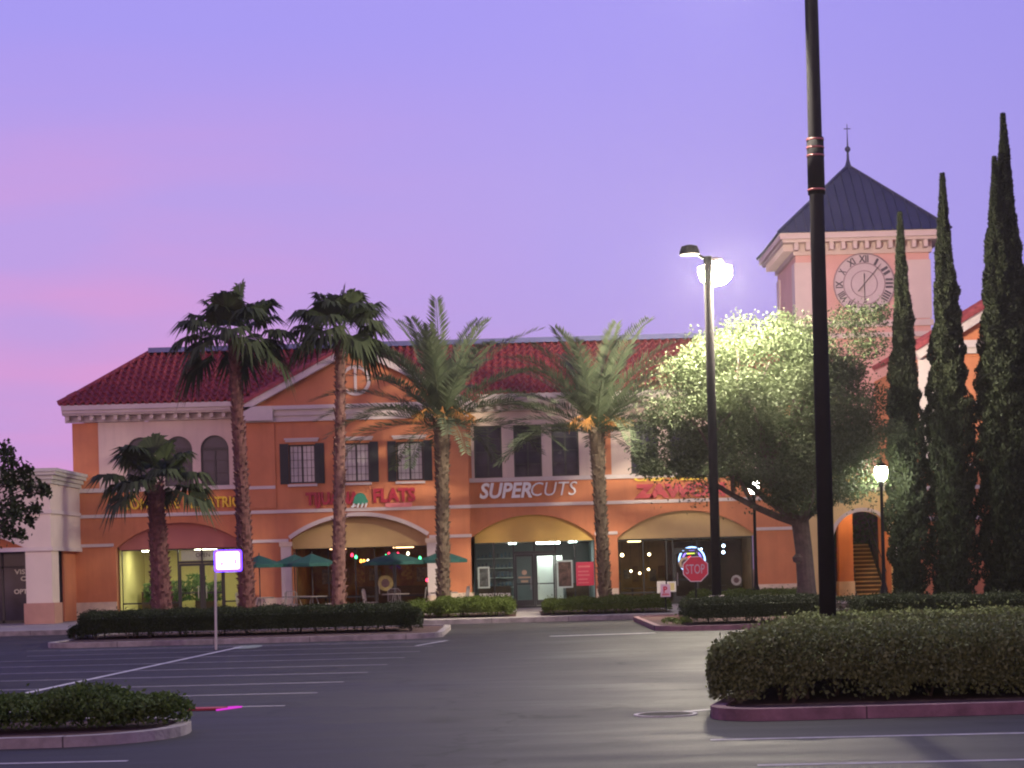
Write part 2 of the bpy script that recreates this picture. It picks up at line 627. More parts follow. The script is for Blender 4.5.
for k, Y in enumerate((25.2, 27.75, 30.3, 33.0, 35.6, 38.3, 41.0, 43.7, 46.3)):
    xr = -3.05 + (Y - 25.3) * .06
    xl = -12.2 + (Y - 25.3) * .055
    stripe((xl, Y + (xr - xl) * .057), (xr, Y), .10, M['paintold'])
stripe((-7.75, 25.0), (-6.62, 46.3), .11, M['paint'], .008)
stripe((-12.0, 47.4), (-1.9, 47.0), .10, M['paintold'])
stripe((-2.35, 44.0), (-1.75, 46.9), .10, M['paint'], .008)
stripe((-14.5, 18.75), (-3.68, 18.15), .11, M['paintold'])
stripe((1.80, 18.70), (14, 18.0), .11, M['paintold'])
stripe((1.95, 16.25), (14, 15.6), .11, M['paintold'])
stripe((.73, 47.9), (3.36, 48.3), .30, M['paint'])
stripe((1.86, 22.35), (2.25, 22.62), .12, M['paint'])


def rrect(x0, x1, y0, y1, r, n=8):
    pts = []
    for cx, cy, a0 in ((x1 - r, y0 + r, -90), (x1 - r, y1 - r, 0), (x0 + r, y1 - r, 90), (x0 + r, y0 + r, 180)):
        for k in range(n + 1):
            a = R(a0 + 90 * k / n)
            pts.append((cx + r * math.cos(a), cy + r * math.sin(a)))
    return pts


def planter(x0, x1, y0, y1, r, km, h=.13, w=.16, sh=(0, 0)):
    f = lambda P: [(x + sh[0] * (y - y0), y + sh[1] * (x - x1)) for x, y in P]
    o = f(rrect(x0, x1, y0, y1, r))
    i = f(rrect(x0 + w, x1 - w, y0 + w, y1 - w, max(.05, r - w)))
    struct(sub(lambda m: m.ring(o, i, -.05, h)), 'island_kerb', km)
    struct(sub(lambda m: m.sheet(i, h - .03)), 'mulch_bed', M['mulch'])


planter(-12.0, -1.95, 48.6, 56.4, 1.1, M['kerb'])
planter(3.45, 24, 49.0, 60.3, 1.2, M['kerbred'])
planter(1.90, 14, 20.75, 30.6, .8, M['kerbred'], sh=(.24, 0))
planter(-14, -3.62, 19.8, 22.5, 1.25, M['kerb'], .11)
planter(-13.8, -11.35, 39.8, 43.2, 1.1, M['kerb'])
for x0, x1, y0, y1 in ((-12.5, -.1, 62.2, 68.6), (.7, 4.95, 62.2, 68.8), (6.2, 24, 61.6, 68.5)):
    struct(sub(lambda m: m.sheet([(x0, y0), (x1, y0), (x1, y1), (x0, y1)], .156)), 'planting_bed', M['mulch'])

# ================================================================== retail building
def notched(x0, x1, zb, zt, notches, n=18):
    """wall outline in XZ with arched openings cut up from its bottom edge.
    notch = (xa, xb, spring z, apex z)"""
    poly = [(x0, zb), (x0, zt), (x1, zt), (x1, zb)]
    for xa, xb, zs, za in sorted(notches, key=lambda q: -q[0]):
        poly.append((xb, zb))
        cx, a, h = (xa + xb) / 2, (xb - xa) / 2, za - zs
        if h > 1e-4:
            for k in range(n + 1):
                t = math.pi * k / n
                if h >= a * .95:
                    poly.append((cx + a * math.cos(t), zs + h * math.sin(t)))
                else:      # segmental
                    rr = (a * a + h * h) / (2 * h)
                    half = math.asin(a / rr)
                    th = half - 2 * half * k / n
                    poly.append((cx + rr * math.sin(th), zs + h - rr + rr * math.cos(th)))
        else:
            poly += [(xb, zs), (xa, zs)]
        poly.append((xa, zb))
    return poly


def arch_pts(xa, xb, zs, za, n=22):
    cx, a, h = (xa + xb) / 2, (xb - xa) / 2, za - zs
    if h >= a * .95:
        return [(cx - a * math.cos(math.pi * k / n), zs + h * math.sin(math.pi * k / n)) for k in range(n + 1)]
    rr = (a * a + h * h) / (2 * h)
    half = math.asin(a / rr)
    return [(cx + rr * math.sin(-half + 2 * half * k / n), zs + h - rr + rr * math.cos(-half + 2 * half * k / n)) for k in range(n + 1)]


def arch_band(mb, xa, xb, zs, za, w, y0, y1):
    inn = arch_pts(xa, xb, zs, za)
    cx = (xa + xb) / 2
    out = []
    for i, (x, z) in enumerate(inn):
        p0, p1 = inn[max(0, i - 1)], inn[min(len(inn) - 1, i + 1)]
        tx, tz = p1[0] - p0[0], p1[1] - p0[1]
        l = math.hypot(tx, tz)
        out.append((x - tz / l * w, z + tx / l * w))
    n = len(inn)
    vs = [(x, y0, z) for x, z in inn] + [(x, y0, z) for x, z in out] + [(x, y1, z) for x, z in inn] + [(x, y1, z) for x, z in out]
    fs = []
    for i in range(n - 1):
        fs += [(i, n + i, n + i + 1, i + 1), (n + i, 3 * n + i, 3 * n + i + 1, n + i + 1), (i, i + 1, 2 * n + i + 1, 2 * n + i)]
    mb.add(vs, fs)


def window(parent, x0, x1, z0, z1, Y, pane_m, arched=False, cols=2, rows=1, recess=.10):
    """frame + muntins, pane as sub-part"""
    fr = MB()
    y0, y1 = Y + recess - .05, Y + recess + .03
    w = .06
    if arched:
        a = (x1 - x0) / 2
        zs = z1 - a
        arch_band(fr, x0 + w, x1 - w, zs, z1 - w, w - .002, y0, y1)
        fr.box(x0, x0 + w, y0, y1, z0 + w, zs)
        fr.box(x1 - w, x1, y0, y1, z0 + w, zs)
        fr.box(x0 + w, x1 - w, y0 + .01, y1 - .01, zs - .03, zs + .03)
        inner = [(x0 + w / 2, z0 + w)] + [(x, z) for x, z in arch_pts(x0 + w / 2, x1 - w / 2, zs, z1 - w / 2)] + [(x1 - w / 2, z0 + w)]
        top = zs - .03
    else:
        fr.box(x0, x0 + w, y0, y1, z0 + w, z1 - w)
        fr.box(x1 - w, x1, y0, y1, z0 + w, z1 - w)
        fr.box(x0, x1, y0, y1, z1 - w, z1)
        inner = [(x0 + w / 2, z0 + w / 2), (x0 + w / 2, z1 - w / 2), (x1 - w / 2, z1 - w / 2), (x1 - w / 2, z0 + w / 2)]
        top = z1 - w
    fr.box(x0, x1, y0, y1, z0, z0 + w)
    for k in range(1, cols):
        x = x0 + (x1 - x0) * k / cols
        ww = .035 if k * 2 == cols else .006
        fr.box(x - ww, x + ww, y0 + .012, y1 - .012, z0 + w, top)
    for k in range(1, rows):
        z = z0 + (z1 - z0) * k / rows
        fr.box(x0 + w, x1 - w, y0 + .018, y1 - .018, z - .007, z + .007)
    o = fr.build('window', M['black'], parent)
    p = sub(lambda m: m.prism(inner, Y + recess, Y + recess + .012)).build('pane', pane_m, o)
    return o


BLD = thing('retail_building', 'long two storey orange stucco shopping building with red tile roof and arched shopfronts', 'building', (-3, 75, .15))
ZB, ZS, ZT, Z3, Z2, Z1, ZC, ZE = .15, .82, 2.80, 3.0, 4.12, 5.08, 7.72, 8.37
Y = 75.0
GX0, GX1, GY = -10.2, -1.78, 74.2      # gable block
TH = .5

# --- left block (clinic)
mb = MB()
mb.prism(notched(-17.0, GX0, ZB, 5.05, [(-15.45, -10.42, 2.85, 3.80)]), Y, Y + TH)
mb.build('wall', M['orange'], BLD)
lw = [(-14.92, -13.84), (-13.48, -12.40), (-12.08, -11.0)]
mb = MB()
mb.prism(notched(-16.0, GX0, 5.2, ZC, [(a, b, 7.12 - (b - a) / 2, 7.12) for a, b in lw]), Y - .02, Y + TH)
mb.build('upper_wall', M['cream'], BLD)
mb = MB()
mb.box(-17.0, -16.002, Y, Y + TH, 5.15, ZC)
mb.box(-17.0, GX0, Y, Y + TH, 5.05, 5.15)
mb.box(-17.0, -16.5, Y + TH, 88, ZB, ZC)
mb.build('corner_pier', M['orange'], BLD)
for a, b in lw:
    window(BLD, a, b, 5.2, 7.12, Y, M['darkpane'], True, 2, 4)
mb = MB()
mb.box(-15.35, -10.46, Y + .22, Y + .30, 2.80, 3.82)
mb.build('arch_panel', M['terra'], BLD)

# --- gable block (patio restaurant)
gw = [-8.10, -6.04, -4.0]
mb = MB()
mb.prism(notched(GX0, GX1, ZB, 5.02, [(-8.62, -3.42, 3.02, 3.84)]), GY, GY + TH)
mb.build('wall', M['orange'], BLD)
mb = MB()
mb.prism(notched(GX0, GX1, 5.14, 7.5, [(c - .51, c + .51, 6.62, 6.62) for c in gw]), GY, GY + TH)
mb.box(GX0, GX1, GY, GY + TH, 5.02, 5.14)
mb.box(GX0 + .0, GX0 + 1.08, GY - .06, GY - .002, Z2 + .1, 7.45)
mb.box(GX0, GX0 + .4, GY + TH, 76.4, ZB, 8.1)
mb.box(GX1 - .4, GX1, GY + TH, 76.4, ZB, 8.1)
mb.build('upper_wall', M['orange'], BLD)
for c in gw:
    w = window(BLD, c - .51, c + .51, 5.14, 6.62, GY, M['curtain'], False, 6, 5)
    for s in (-1, 1):
        sh = MB()
        x0, x1 = (c + s * .515, c + s * .845) if s > 0 else (c - .845, c - .515)
        sh.box(x0, x1, GY - .05, GY - .003, 5.12, 6.66)
        for k in range(22):
            z = 5.2 + k * .064
            sh.bar((x0 + .04, GY - .06, z), (x1 - .04, GY - .06, z), .02, .035)
        sh.build('shutter', M['shutter'], w)
    sub(lambda m: m.box(c - .56, c + .56, GY - .10, GY - .003, 5.02, 5.11)).build('sill', M['trim'], w)
    sub(lambda m: (m.box(c - .62, c + .62, GY - .10, GY - .003, 6.72, 6.80), m.box(c - .66, c + .66, GY - .13, GY - .003, 6.803, 6.86))).build('window_head', M['trim'], w)
# gable triangle
GC, GZ, GE = (GX0 + GX1) / 2 , 10.32, 8.12
mb = MB()
mb.prism([(GX0, 8.1), (GC, GZ - .05), (GX1, 8.1)], GY, GY + .4)
mb.build('gable', M['orange'], BLD)
mb = MB()
zc = 9.0
mb.ring([(0, 0)] * 3, [(0, 0)] * 3, 0, 0) if False else None
o_, i_ = [], []
nR = 28
vs = []
for rr, yy in ((.58, GY - .003), (.58, GY - .07), (.46, GY - .07), (.46, GY - .003)):
    vs += [(GC + rr * math.cos(2 * math.pi * k / nR), yy, zc + rr * math.sin(2 * math.pi * k / nR)) for k in range(nR)]
fs = [(j * nR + k, j * nR + (k + 1) % nR, (j + 1) * nR + (k + 1) % nR, (j + 1) * nR + k) for j in range(3) for k in range(nR)]
mb.add(vs, fs)
mb.box(GC - .05, GC + .05, GY - .06, GY - .003, zc - .455, zc + .455)
mb.build('round_medallion', M['trim'], BLD)
# gable entablature
mb = MB()
mb.box(GX0 - .05, GX1 + .05, GY - .10, GY + .3, 7.502, 7.72)
mb.box(GX0 - .10, GX1 + .10, GY - .16, GY + .3, 7.722, 7.95)
mb.box(GX0 - .20, GX1 + .20, GY - .26, GY + .3, 7.952, 8.10)
mb.box(GX0 - .10, GX0 + 1.06, GY - .32, GY - .262, 7.55, 8.08)
mb.build('entablature', M['trim'], BLD)
# rake boards
mb = MB()
sl = (GZ - GE) / (GC - GX0)
for s in (-1, 1):
    e = Vector((GC + s * (GC - GX0 + .38), GY - .2, GE - .38 * sl - .02))
    t = Vector((GC, GY - .2, GZ - .02))
    n = Vector((s * sl, 0, 1)).normalized()
    mb.bar(e, t, .24, .30, up=(0, 0, 1))
mb.build('rake_board', M['trim'], BLD)


# --- tile roof generator: a grid in (u along eave, v up slope)
def tile_field2(mb, *a, **k):
    # rebuilt with per-row vertex blocks so that lips can be closed
    org, du, dv, nrm, L, S, keep = a
    col, row = .285, .38
    du, dv, nrm, org = Vector(du), Vector(dv), Vector(nrm), Vector(org)
    nc, nr = int(L / col) + 1, int(S / row + .999)
    prof = [(0, 0), (.10, .08), (.26, .14), (.42, .08), (.52, 0), (.76, -.04)]
    us = [c * col + p * col for c in range(nc) for p, h in prof] + [nc * col]
    hs = [h for c in range(nc) for p, h in prof] + [0]
    nu = len(us)
    for j in range(nr):
        V = []
        jit = random.uniform(-.012, .012)
        for vv, lift in ((j * row, -.03), (j * row, .08), (min(S, (j + 1) * row + .03), .0)):
            V += [org + du * (u + jit) + dv * vv + nrm * (h + lift) for u, h in zip(us, hs)]
        F = []
        for i in range(nu - 1):
            um = (us[i] + us[i + 1]) / 2
            if keep(um, (j + .5) * row):
                F.append((i, i + 1, nu + i + 1, nu + i))
                F.append((nu + i, nu + i + 1, 2 * nu + i + 1, 2 * nu + i))
        mb.add(V, F)


EX0, EX1, EY, RY, RZ = -17.32, 10.9, 74.3, 77.35, 10.62
S = math.hypot(RY - EY, RZ - ZE)
dv = Vector((0, RY - EY, RZ - ZE)) / S
nn = Vector((0, -(RZ - ZE), RY - EY)) / S
inset = RY - EY


def keep_front(u, v):
    x = EX0 + u
    z = ZE + (RZ - ZE) * v / S
    if x < EX0 + inset * v / S - .02: return False
    if x > EX1: return False
    y = EY + (RY - EY) * v / S
    if y < GY + .42 and GX0 - .02 < x < GX1 + .02: return False
    # hidden inside the gable roof
    gz = GZ - abs(x - GC) * sl
    if z < gz - .25 and y > GY and abs(x - GC) < (GC - GX0) + .3: return False
    return True


mb = MB()
tile_field2(mb, (EX0, EY, ZE), (1, 0, 0), dv, nn, EX1 - EX0, S, keep_front)
# left hip
dv2 = Vector((inset, 0, RZ - ZE)) / S
nn2 = Vector((-(RZ - ZE), 0, inset)) / S
D = 88.5 - EY
tile_field2(mb, (EX0, EY + D, ZE), (0, -1, 0), dv2, nn2, D, S, lambda u, v: u < D - inset * v / S and u > inset * v / S)
ROOF = mb.build('roof', M['tile'], BLD)
mb = MB()
mb.tube([(EX0, EY, ZE + .06), (EX0 + inset, RY, RZ + .08)], .10, 8)
mb.build('hip_cap', M['tile'], ROOF)
mb = MB()
mb.box(EX0 + inset - .1, EX1, RY - .34, RY + .35, RZ - .02, RZ + .17)
mb.box(EX0 + inset, EX1, RY + .35, 88.4 - inset, RZ - .25, RZ - .1)
mb.build('ridge_cap', M['cap'], ROOF)
# roof deck under the tiles, rear and right end walls
mb = MB()
mb.add([(EX0 + .1, EY + .1, ZE - .06), (EX1, EY + .1, ZE - .06), (EX1, RY, RZ - .06), (EX0 + inset, RY, RZ - .06)], [(0, 1, 2, 3)])
mb.add([(EX0 + .1, EY + .1, ZE - .06), (EX0 + .1, 88.4, ZE - .06), (EX0 + inset, 88.4 - inset, RZ - .06), (EX0 + inset, RY, RZ - .06)], [(3, 2, 1, 0)])
mb.build('roof_deck', M['tile'], ROOF)
mb = MB()
mb.box(-16.5, 10.6, 88.0, 88.4, ZB, RZ - .3)
mb.prism([(0, 0)] * 3, 0, 0) if False else None
mb.add([(10.7, 75.5, ZB), (10.7, 88, ZB), (10.7, 88, RZ - .3), (10.7, RY, RZ - .3), (10.7, 75.5, ZE)], [(0, 1, 2, 3, 4)])
mb.build('rear_wall', M['orange'], BLD)
# gable roof slabs
mb = MB()
for s in (-1, 1):
    e0 = Vector((GC + s * (GC - GX0 + .42), GY - .36, GE - .42 * sl + .16))
    t0 = Vector((GC, GY - .36, GZ + .16))
    L = Vector((0, 78.0 - GY + .36, 0))
    n = Vector((s * sl, 0, 1)).normalized()
    dd = (t0 - e0)
    slen = dd.length
    if s < 0:
        tile_field2(mb, e0 + L, (0, -1, 0), dd.normalized(), n, L.length - .28, slen, lambda u, v: u < 4.05)
    else:
        tile_field2(mb, e0, (0, 1, 0), dd.normalized(), n, L.length - .28, slen, lambda u, v: u < 4.05)
    mb.bar(e0 - n * .02 + Vector((0, .05, 0)), t0 - n * .02 + Vector((0, .05, 0)), .10, .10)
mb.tube([(GC, GY - .3, GZ + .2), (GC, 77.6, GZ + .2)], .11, 8)
mb.build('gable_roof', M['tile'], BLD)


# main cornice with dentils
def cornice(x0, x1):
    mb = MB()
    mb.box(x0, x1, Y - .68, Y + .1, 8.17, 8.36)
    mb.box(x0, x1, Y - .60, Y + .1, 8.05, 8.168)
    mb.box(x0, x1, Y - .52, Y + .1, 7.98, 8.048)
    mb.box(x0, x1, Y - .08, Y + .1, 7.74, 7.978)
    x = x0 + .1
    while x < x1 - .15:
        mb.box(x, x + .13, Y - .40, Y - .082, 7.80, 7.978)
        x += .46
    mb.build('cornice', M['trim'], BLD)


cornice(-17.25, GX0 - .12)
cornice(GX1 + .12, 10.85)
mb = MB()
mb.box(-17.25, -16.9, Y + .1, 88.3, 7.98, 8.36)
mb.build('side_cornice', M['trim'], BLD)


# --- right two blocks
def right_block(xa, xb, wins, arch, panel_m, upper=True):
    mb = MB()
    mb.prism(notched(xa, xb, ZB, 5.05, [arch]), Y, Y + TH)
    mb.build('wall', M['orange'], BLD)
    mb = MB()
    mb.prism(notched(xa + .1, xb - .32, 5.2, ZC, [(a, b, 7.2, 7.2) for a, b in wins]), Y - .02, Y + TH)
    mb.build('upper_wall', M['cream'], BLD)
    mb = MB()
    mb.box(xa, xb, Y, Y + TH, 5.05, 5.198)
    mb.box(xb - .318, xb, Y, Y + TH, 5.2, ZC)
    mb.box(xa, xa + .098, Y, Y + TH, 5.2, ZC)
    mb.build('pier', M['orange'], BLD)
    for a, b in wins:
        window(BLD, a, b, 5.2, 7.2, Y, M['darkpane'], False, 2, 4, .16)
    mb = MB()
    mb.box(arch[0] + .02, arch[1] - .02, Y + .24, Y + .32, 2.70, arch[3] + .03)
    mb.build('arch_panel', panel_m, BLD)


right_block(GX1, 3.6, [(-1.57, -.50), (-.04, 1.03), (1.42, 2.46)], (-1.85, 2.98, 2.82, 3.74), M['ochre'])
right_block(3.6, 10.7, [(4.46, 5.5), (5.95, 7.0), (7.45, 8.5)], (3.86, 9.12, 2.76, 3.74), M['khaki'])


# --- belt courses
def belts(x0, x1, y, zs, h=.12, d=.07):
    mb = MB()
    for z in zs:
        mb.box(x0, x1, y - d, y - .003, z - h / 2, z + h / 2)
    mb.build('belt_course', M['trim'], BLD)


belts(-17.05, GX0 - .0, Y, [Z2], .13)
belts(-17.05, GX0, Y, [Z1 + .03], .16, .10)
belts(-17.05, -15.52, Y, [Z3])
belts(GX0 - .05, GX1 + .05, GY, [Z2 - .03], .13)
belts(GX0 - .05, -8.70, GY, [2.98])
belts(-3.34, GX1 + .05, GY, [2.98])
belts(GX0 - .05, GX0 + 1.06, GY, [5.02], .12, .09)
belts(GX1, 10.75, Y, [Z2], .13)
belts(GX1, 10.75, Y, [Z1 + .03], .16, .10)
for a, b in ((2.98, 3.86), (9.14, 10.72)):
    belts(a, b, Y, [2.95])
mb = MB()
arch_band(mb, -8.62, -3.42, 3.02, 3.84, .15, GY - .09, GY - .003)
mb.build('arch_trim', M['trim'], BLD)
# plinths
for a, b, y in ((-17.05, -15.45, Y), (-10.40, GX0 - .1, Y), (GX0 - .05, -8.64, GY), (-3.40, GX1 + .05, GY), (GX1 + .06, -1.86, Y), (2.99, 3.85, Y), (9.13, 10.75, Y)):
    sub(lambda m: m.box(a, b, y - .08, y - .003, ZB, ZS)).build('plinth', M['stone'], BLD)

# arcade columns
for cx in (-8.78, -3.24):
    mb = MB()
    mb.box(cx - .19, cx + .19, GY - .30, GY - .09, .75, 2.75)
    mb.build('column', M['trim'], BLD)
    mb = MB()
    mb.box(cx - .24, cx + .24, GY - .34, GY - .09, 2.753, 2.92)
    mb.box(cx - .22, cx + .22, GY - .32, GY - .09, .55, .748)
    mb.box(cx - .27, cx + .27, GY - .37, GY - .09, ZB, .548)
    mb.build('column_cap', M['stone'], BLD)


# --- storefronts
def storefront(x0, x1, y, z1, mulls, door=None, transom=2.25, sillz=.15, midrail=None, bulk=None):
    fr = MB()
    w = .05
    fr.box(x0, x1, y - .04, y + .04, z1 - .06, z1)
    fr.box(x0, x1, y - .04, y + .04, sillz, sillz + .08)
    xs = [x0] + list(mulls) + [x1]
    for x in xs:
        fr.box(x - w / 2 if x > x0 else x, x + w / 2 if x < x1 else x, y - .04, y + .04, sillz + .08, z1 - .06)
    if midrail:
        for a, b in zip(xs, xs[1:]):
            if not door or b <= door[0] + .01 or a >= door[-1] - .01:
                fr.box(a + w / 2, b - w / 2, y - .03, y + .03, midrail - .03, midrail + .03)
    if door:
        fr.box(door[0] + w / 2, door[-1] - w / 2, y - .035, y + .035, transom, transom + .09)
    o = fr.build('storefront', M['black'], BLD)
    for a, b in zip(xs, xs[1:]):
        isd = door and a >= door[0] - .01 and b <= door[-1] + .01
        g = MB()
        if isd:
            g.box(a + w / 2, b - w / 2, y - .006, y + .006, transom + .09, z1 - .06)
        elif midrail:
            g.box(a + w / 2, b - w / 2, y - .006, y + .006, midrail + .03, z1 - .06)
            g.box(a + w / 2, b - w / 2, y - .006, y + .006, sillz + .08, midrail - .03)
        else:
            g.box(a + w / 2, b - w / 2, y - .006, y + .006, sillz + .08, z1 - .06)
        g.build('pane', M['glass'], o)
        if isd:
            d = MB()
            a2, b2, zt = a + w / 2 + .01, b - w / 2 - .01, transom - .01
            d.box(a2, a2 + .07, y - .025, y + .025, sillz + .09, zt)
            d.box(b2 - .07, b2, y - .025, y + .025, sillz + .09, zt)
            d.box(a2 + .07, b2 - .07, y - .025, y + .025, zt - .09, zt)
            d.box(a2 + .07, b2 - .07, y - .025, y + .025, sillz + .09, sillz + .30)
            d.box(a2 + .07, b2 - .07, y - .02, y + .02, 1.05, 1.10)
            d.cur = 1
            d.box(a2 + .07, b2 - .07, y - .005, y + .005, sillz + .30, 1.05)
            d.box(a2 + .07, b2 - .07, y - .005, y + .005, 1.10, zt - .09)
            d.cur = 2
            hx = b2 - .12 if a < (door[0] + door[-1]) / 2 - .01 and len(door) > 2 else a2 + .12
            d.tube([(hx, y - .06, .85), (hx, y - .06, 1.35)], .016, 6)
            d.build('door', [M['black'], M['glass'], M['galv']], o)
    return o


def room(x0, x1, y0, y1, z1, wall_m, lamp_col, lamp_s, lamps, floor_m=None):
    mb = MB()
    mb.add([(x0, y0, ZB + .004), (x1, y0, ZB + .004), (x1, y1, ZB + .004), (x0, y1, ZB + .004)], [(0, 1, 2, 3)])
    mb.cur = 1
    mb.add([(x0, y1, ZB), (x1, y1, ZB), (x1, y1, z1), (x0, y1, z1)], [(0, 1, 2, 3)])
    mb.add([(x0, y0, ZB), (x0, y1, ZB), (x0, y1, z1), (x0, y0, z1)], [(0, 1, 2, 3)])
    mb.add([(x1, y1, ZB), (x1, y0, ZB), (x1, y0, z1), (x1, y1, z1)], [(0, 1, 2, 3)])
    mb.cur = 2
    mb.add([(x0, y0, z1), (x0, y1, z1), (x1, y1, z1), (x1, y0, z1)], [(0, 1, 2, 3)])
    it = mb.build('interior', [floor_m or M['roomfloor'], wall_m, M['ceil']], BLD)
    em = emis('ceiling_lamp', lamp_col, lamp_s)
    for lx, ly, sx, sy in lamps:
        sub(lambda m: m.box(lx - sx / 2, lx + sx / 2, ly - sy / 2, ly + sy / 2, z1 - .06, z1 - .02)).build('ceiling_lamp', em, it)
    return it


M['roomfloor'] = mat('room_floor', (.22, .19, .16), .6, .1, 2.0)
M['ceil'] = mat('room_ceiling', (.45, .43, .40), .9, .03, 2.0)
M['yellowwall'] = mat('yellow_room_wall', (.70, .62, .26), .9, .05, 1.0)
M['greywall'] = mat('grey_room_wall', (.24, .255, .26), .9, .1, 1.0)
M['whitewall'] = mat('white_room_wall', (.72, .76, .70), .9, .03, 1.0)
M['darkwall'] = mat('dark_room_wall', (.12, .06, .045), .9, .3, 1.5)
M['patiowall'] = mat('patio_glow_wall', (.34, .07, .045), .9, .5, 1.5, col2=(.40, .22, .05))  # red and amber glow of the bulbs painted into the wall colour
M['tanwall'] = mat('tan_room_wall', (.40, .26, .12), .9, .3, 1.5)
M['wood'] = mat('wood', (.07, .034, .018), .6, .3, 3.0)
M['plantp'] = leafmat('pot_plant_leaf', (.05, .12, .03), (.14, .26, .07))
PICS = [mat('wall_picture', c_, .6, .5, 9.0, col2=d_) for c_, d_ in (((.4, .05, .03), (.5, .3, .05)), ((.08, .10, .14), (.4, .3, .2)), ((.45, .33, .06), (.2, .05, .03)))]
M['redfab'] = mat('red_banner', (.62, .05, .10), .7, .06, 3.0)
M['paper'] = mat('paper', (.72, .70, .64), .8, .05, 3.0)

# clinic
sf = storefront(-15.30, -10.46, Y + .36, 2.82, [-14.05, -13.12, -12.2, -11.36], (-13.12, -12.2, -11.36), 2.22, .15, .72)
it = room(-15.40, -10.44, Y + .42, Y + 5.5, 2.80, M['yellowwall'], (1, .93, .62), 30.0, [(-14.4, Y + 2.2, .8, .6), (-12.4, Y + 2.6, .8, .6)])
sub(lambda m: m.box(-13.02, -11.42, Y + .46, Y + .48, 2.33, 2.74)).build('transom_panel', mat('clinic_transom', (.75, .72, .50), .8, .04), sf)
text('transom_lettering', 'OPEN', -12.46, 2.46, Y + .455, .22, M['black'], sf, .004)
mb = MB()
mb.box(-15.2, -13.7, Y + 3.6, Y + 4.2, ZB + .005, 1.15)
mb.box(-13.2, -12.4, Y + 4.6, Y + 4.9, ZB + .005, 1.0)
mb.build('counter', M['wood'], it)


def leafcloud(C, size, asp=.5, up=None, jitter=1.0, rng=RNG):
    """quad leaves at centres C (n,3); up: optional preferred long axis (n,3)"""
    n = len(C)
    a = rng.normal(size=(n, 3))
    if up is not None: a = up + a * .45 * jitter
    a /= np.linalg.norm(a, axis=1, keepdims=True)
    b = rng.normal(size=(n, 3))
    b -= a * (a * b).sum(1, keepdims=True)
    b /= np.linalg.norm(b, axis=1, keepdims=True)
    s = size * rng.uniform(.65, 1.3, (n, 1))
    A, B = a * s * .5, b * s * .5 * asp
    V = np.stack([C - A, C - A * .1 + B, C + A, C - A * .1 - B], 1).reshape(-1, 3)
    F = np.arange(n * 4).reshape(n, 4)
    return V, F


def pot_plant(x, y, h, r, it):
    C = RNG.normal(size=(420, 3)).clip(-1.3, 1.3) * np.array([r * .8, r * .8, h * .28]) + np.array([x, y, .7 + h * .45])
    V, F = leafcloud(C, .22, .3)
    finish('pot_plant', V, F, M['plantp'], it)


pot_plant(-12.9, Y + 3.2, 1.3, .3, it)
pot_plant(-12.2, Y + 2.4, .9, .35, it)
pot_plant(-13.6, Y + 3.4, 1.0, .3, it)
pot_plant(-14.6, Y + 2.6, .9, .25, it)

# patio restaurant (set back in the arcade)
mb = MB()
mb.box(GX0 + .4, -8.60, GY + TH, GY + 1.5, ZB, 3.95)
mb.box(-3.44, GX1 - .4, GY + TH, GY + 1.5, ZB, 3.95)
mb.build('arcade_wall', M['orange'], BLD)
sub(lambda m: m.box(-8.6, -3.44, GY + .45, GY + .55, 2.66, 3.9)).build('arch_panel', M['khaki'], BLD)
storefront(-8.6, -3.44, GY + 1.45, 2.7, [-7.35, -6.3, -5.55, -4.75], (-5.55, -4.75), 2.2, .15, .75)
it2 = room(-8.6, -3.44, GY + 1.55, GY + 7.5, 2.70, M['patiowall'], (1, .50, .24), 8.0, [(-7.2, GY + 4, .6, .6), (-4.6, GY + 4.5, .8, .6)])
mb = MB()
for q in range(4):
    x = -8.1 + q * 1.2
    mb.box(x, x + .8, GY + 3.2 + (q % 2) * 1.4, GY + 4.0 + (q % 2) * 1.4, .72, .78)
    mb.box(x + .36, x + .44, GY + 3.56 + (q % 2) * 1.4, GY + 3.64 + (q % 2) * 1.4, ZB + .006, .72)
mb.box(-6.6, -3.6, GY + 6.2, GY + 6.8, ZB + .006, 1.1)
mb.build('counter', M['wood'], it2)

# salon
sf3 = storefront(-1.66, 2.98, Y + .38, 2.76, [-.92, -.16, .64, 1.46, 2.2], (-.16, .64, 1.46), 2.24, .15, None)
it3 = room(-1.82, 2.96, Y + .44, Y + 6.0, 2.72, M['greywall'], (.82, .98, .90), 12.0, [(-.2, Y + 3.0, .3, 1.2), (2.2, Y + 2.6, .3, 1.2)])
sub(lambda m: m.box(.75, 1.65, Y + .95, Y + 1.15, 2.62, 2.68)).build('ceiling_lamp', emis('partition_fill_lamp', (.90, 1, .92), 70.0), it3)  # lamp added to brighten the white partition behind the door
sub(lambda m: m.box(.70, 1.75, Y + 1.5, Y + 1.6, ZB + .006, 2.15)).build('white_partition', M['whitewall'], it3)
sub(lambda m: (m.box(-1.6, -.3, Y + 2.6, Y + 3.1, ZB + .006, 1.0), m.box(1.9, 2.8, Y + 2.4, Y + 2.9, ZB + .006, 1.05))).build('counter', M['wood'], it3)
mb = MB()
for k in range(5):
    mb.box(-1.7, -.2, Y + 5.5, Y + 5.9, .5 + k * .4, .53 + k * .4)
mb.build('shelf', M['whitewall'], it3)
it3_items = MB()
for k in range(5):
    for j in range(9):
        x = -1.66 + j * .16
        it3_items.box(x, x + .08, Y + 5.6, Y + 5.7, .534 + k * .4, .534 + k * .4 + random.uniform(.12, .26))
it3_items.build('shelf_bottles', mat('bottle_mix', (.3, .1, .1), .4, .6, 9.0, col2=(.1, .25, .35)), it3)

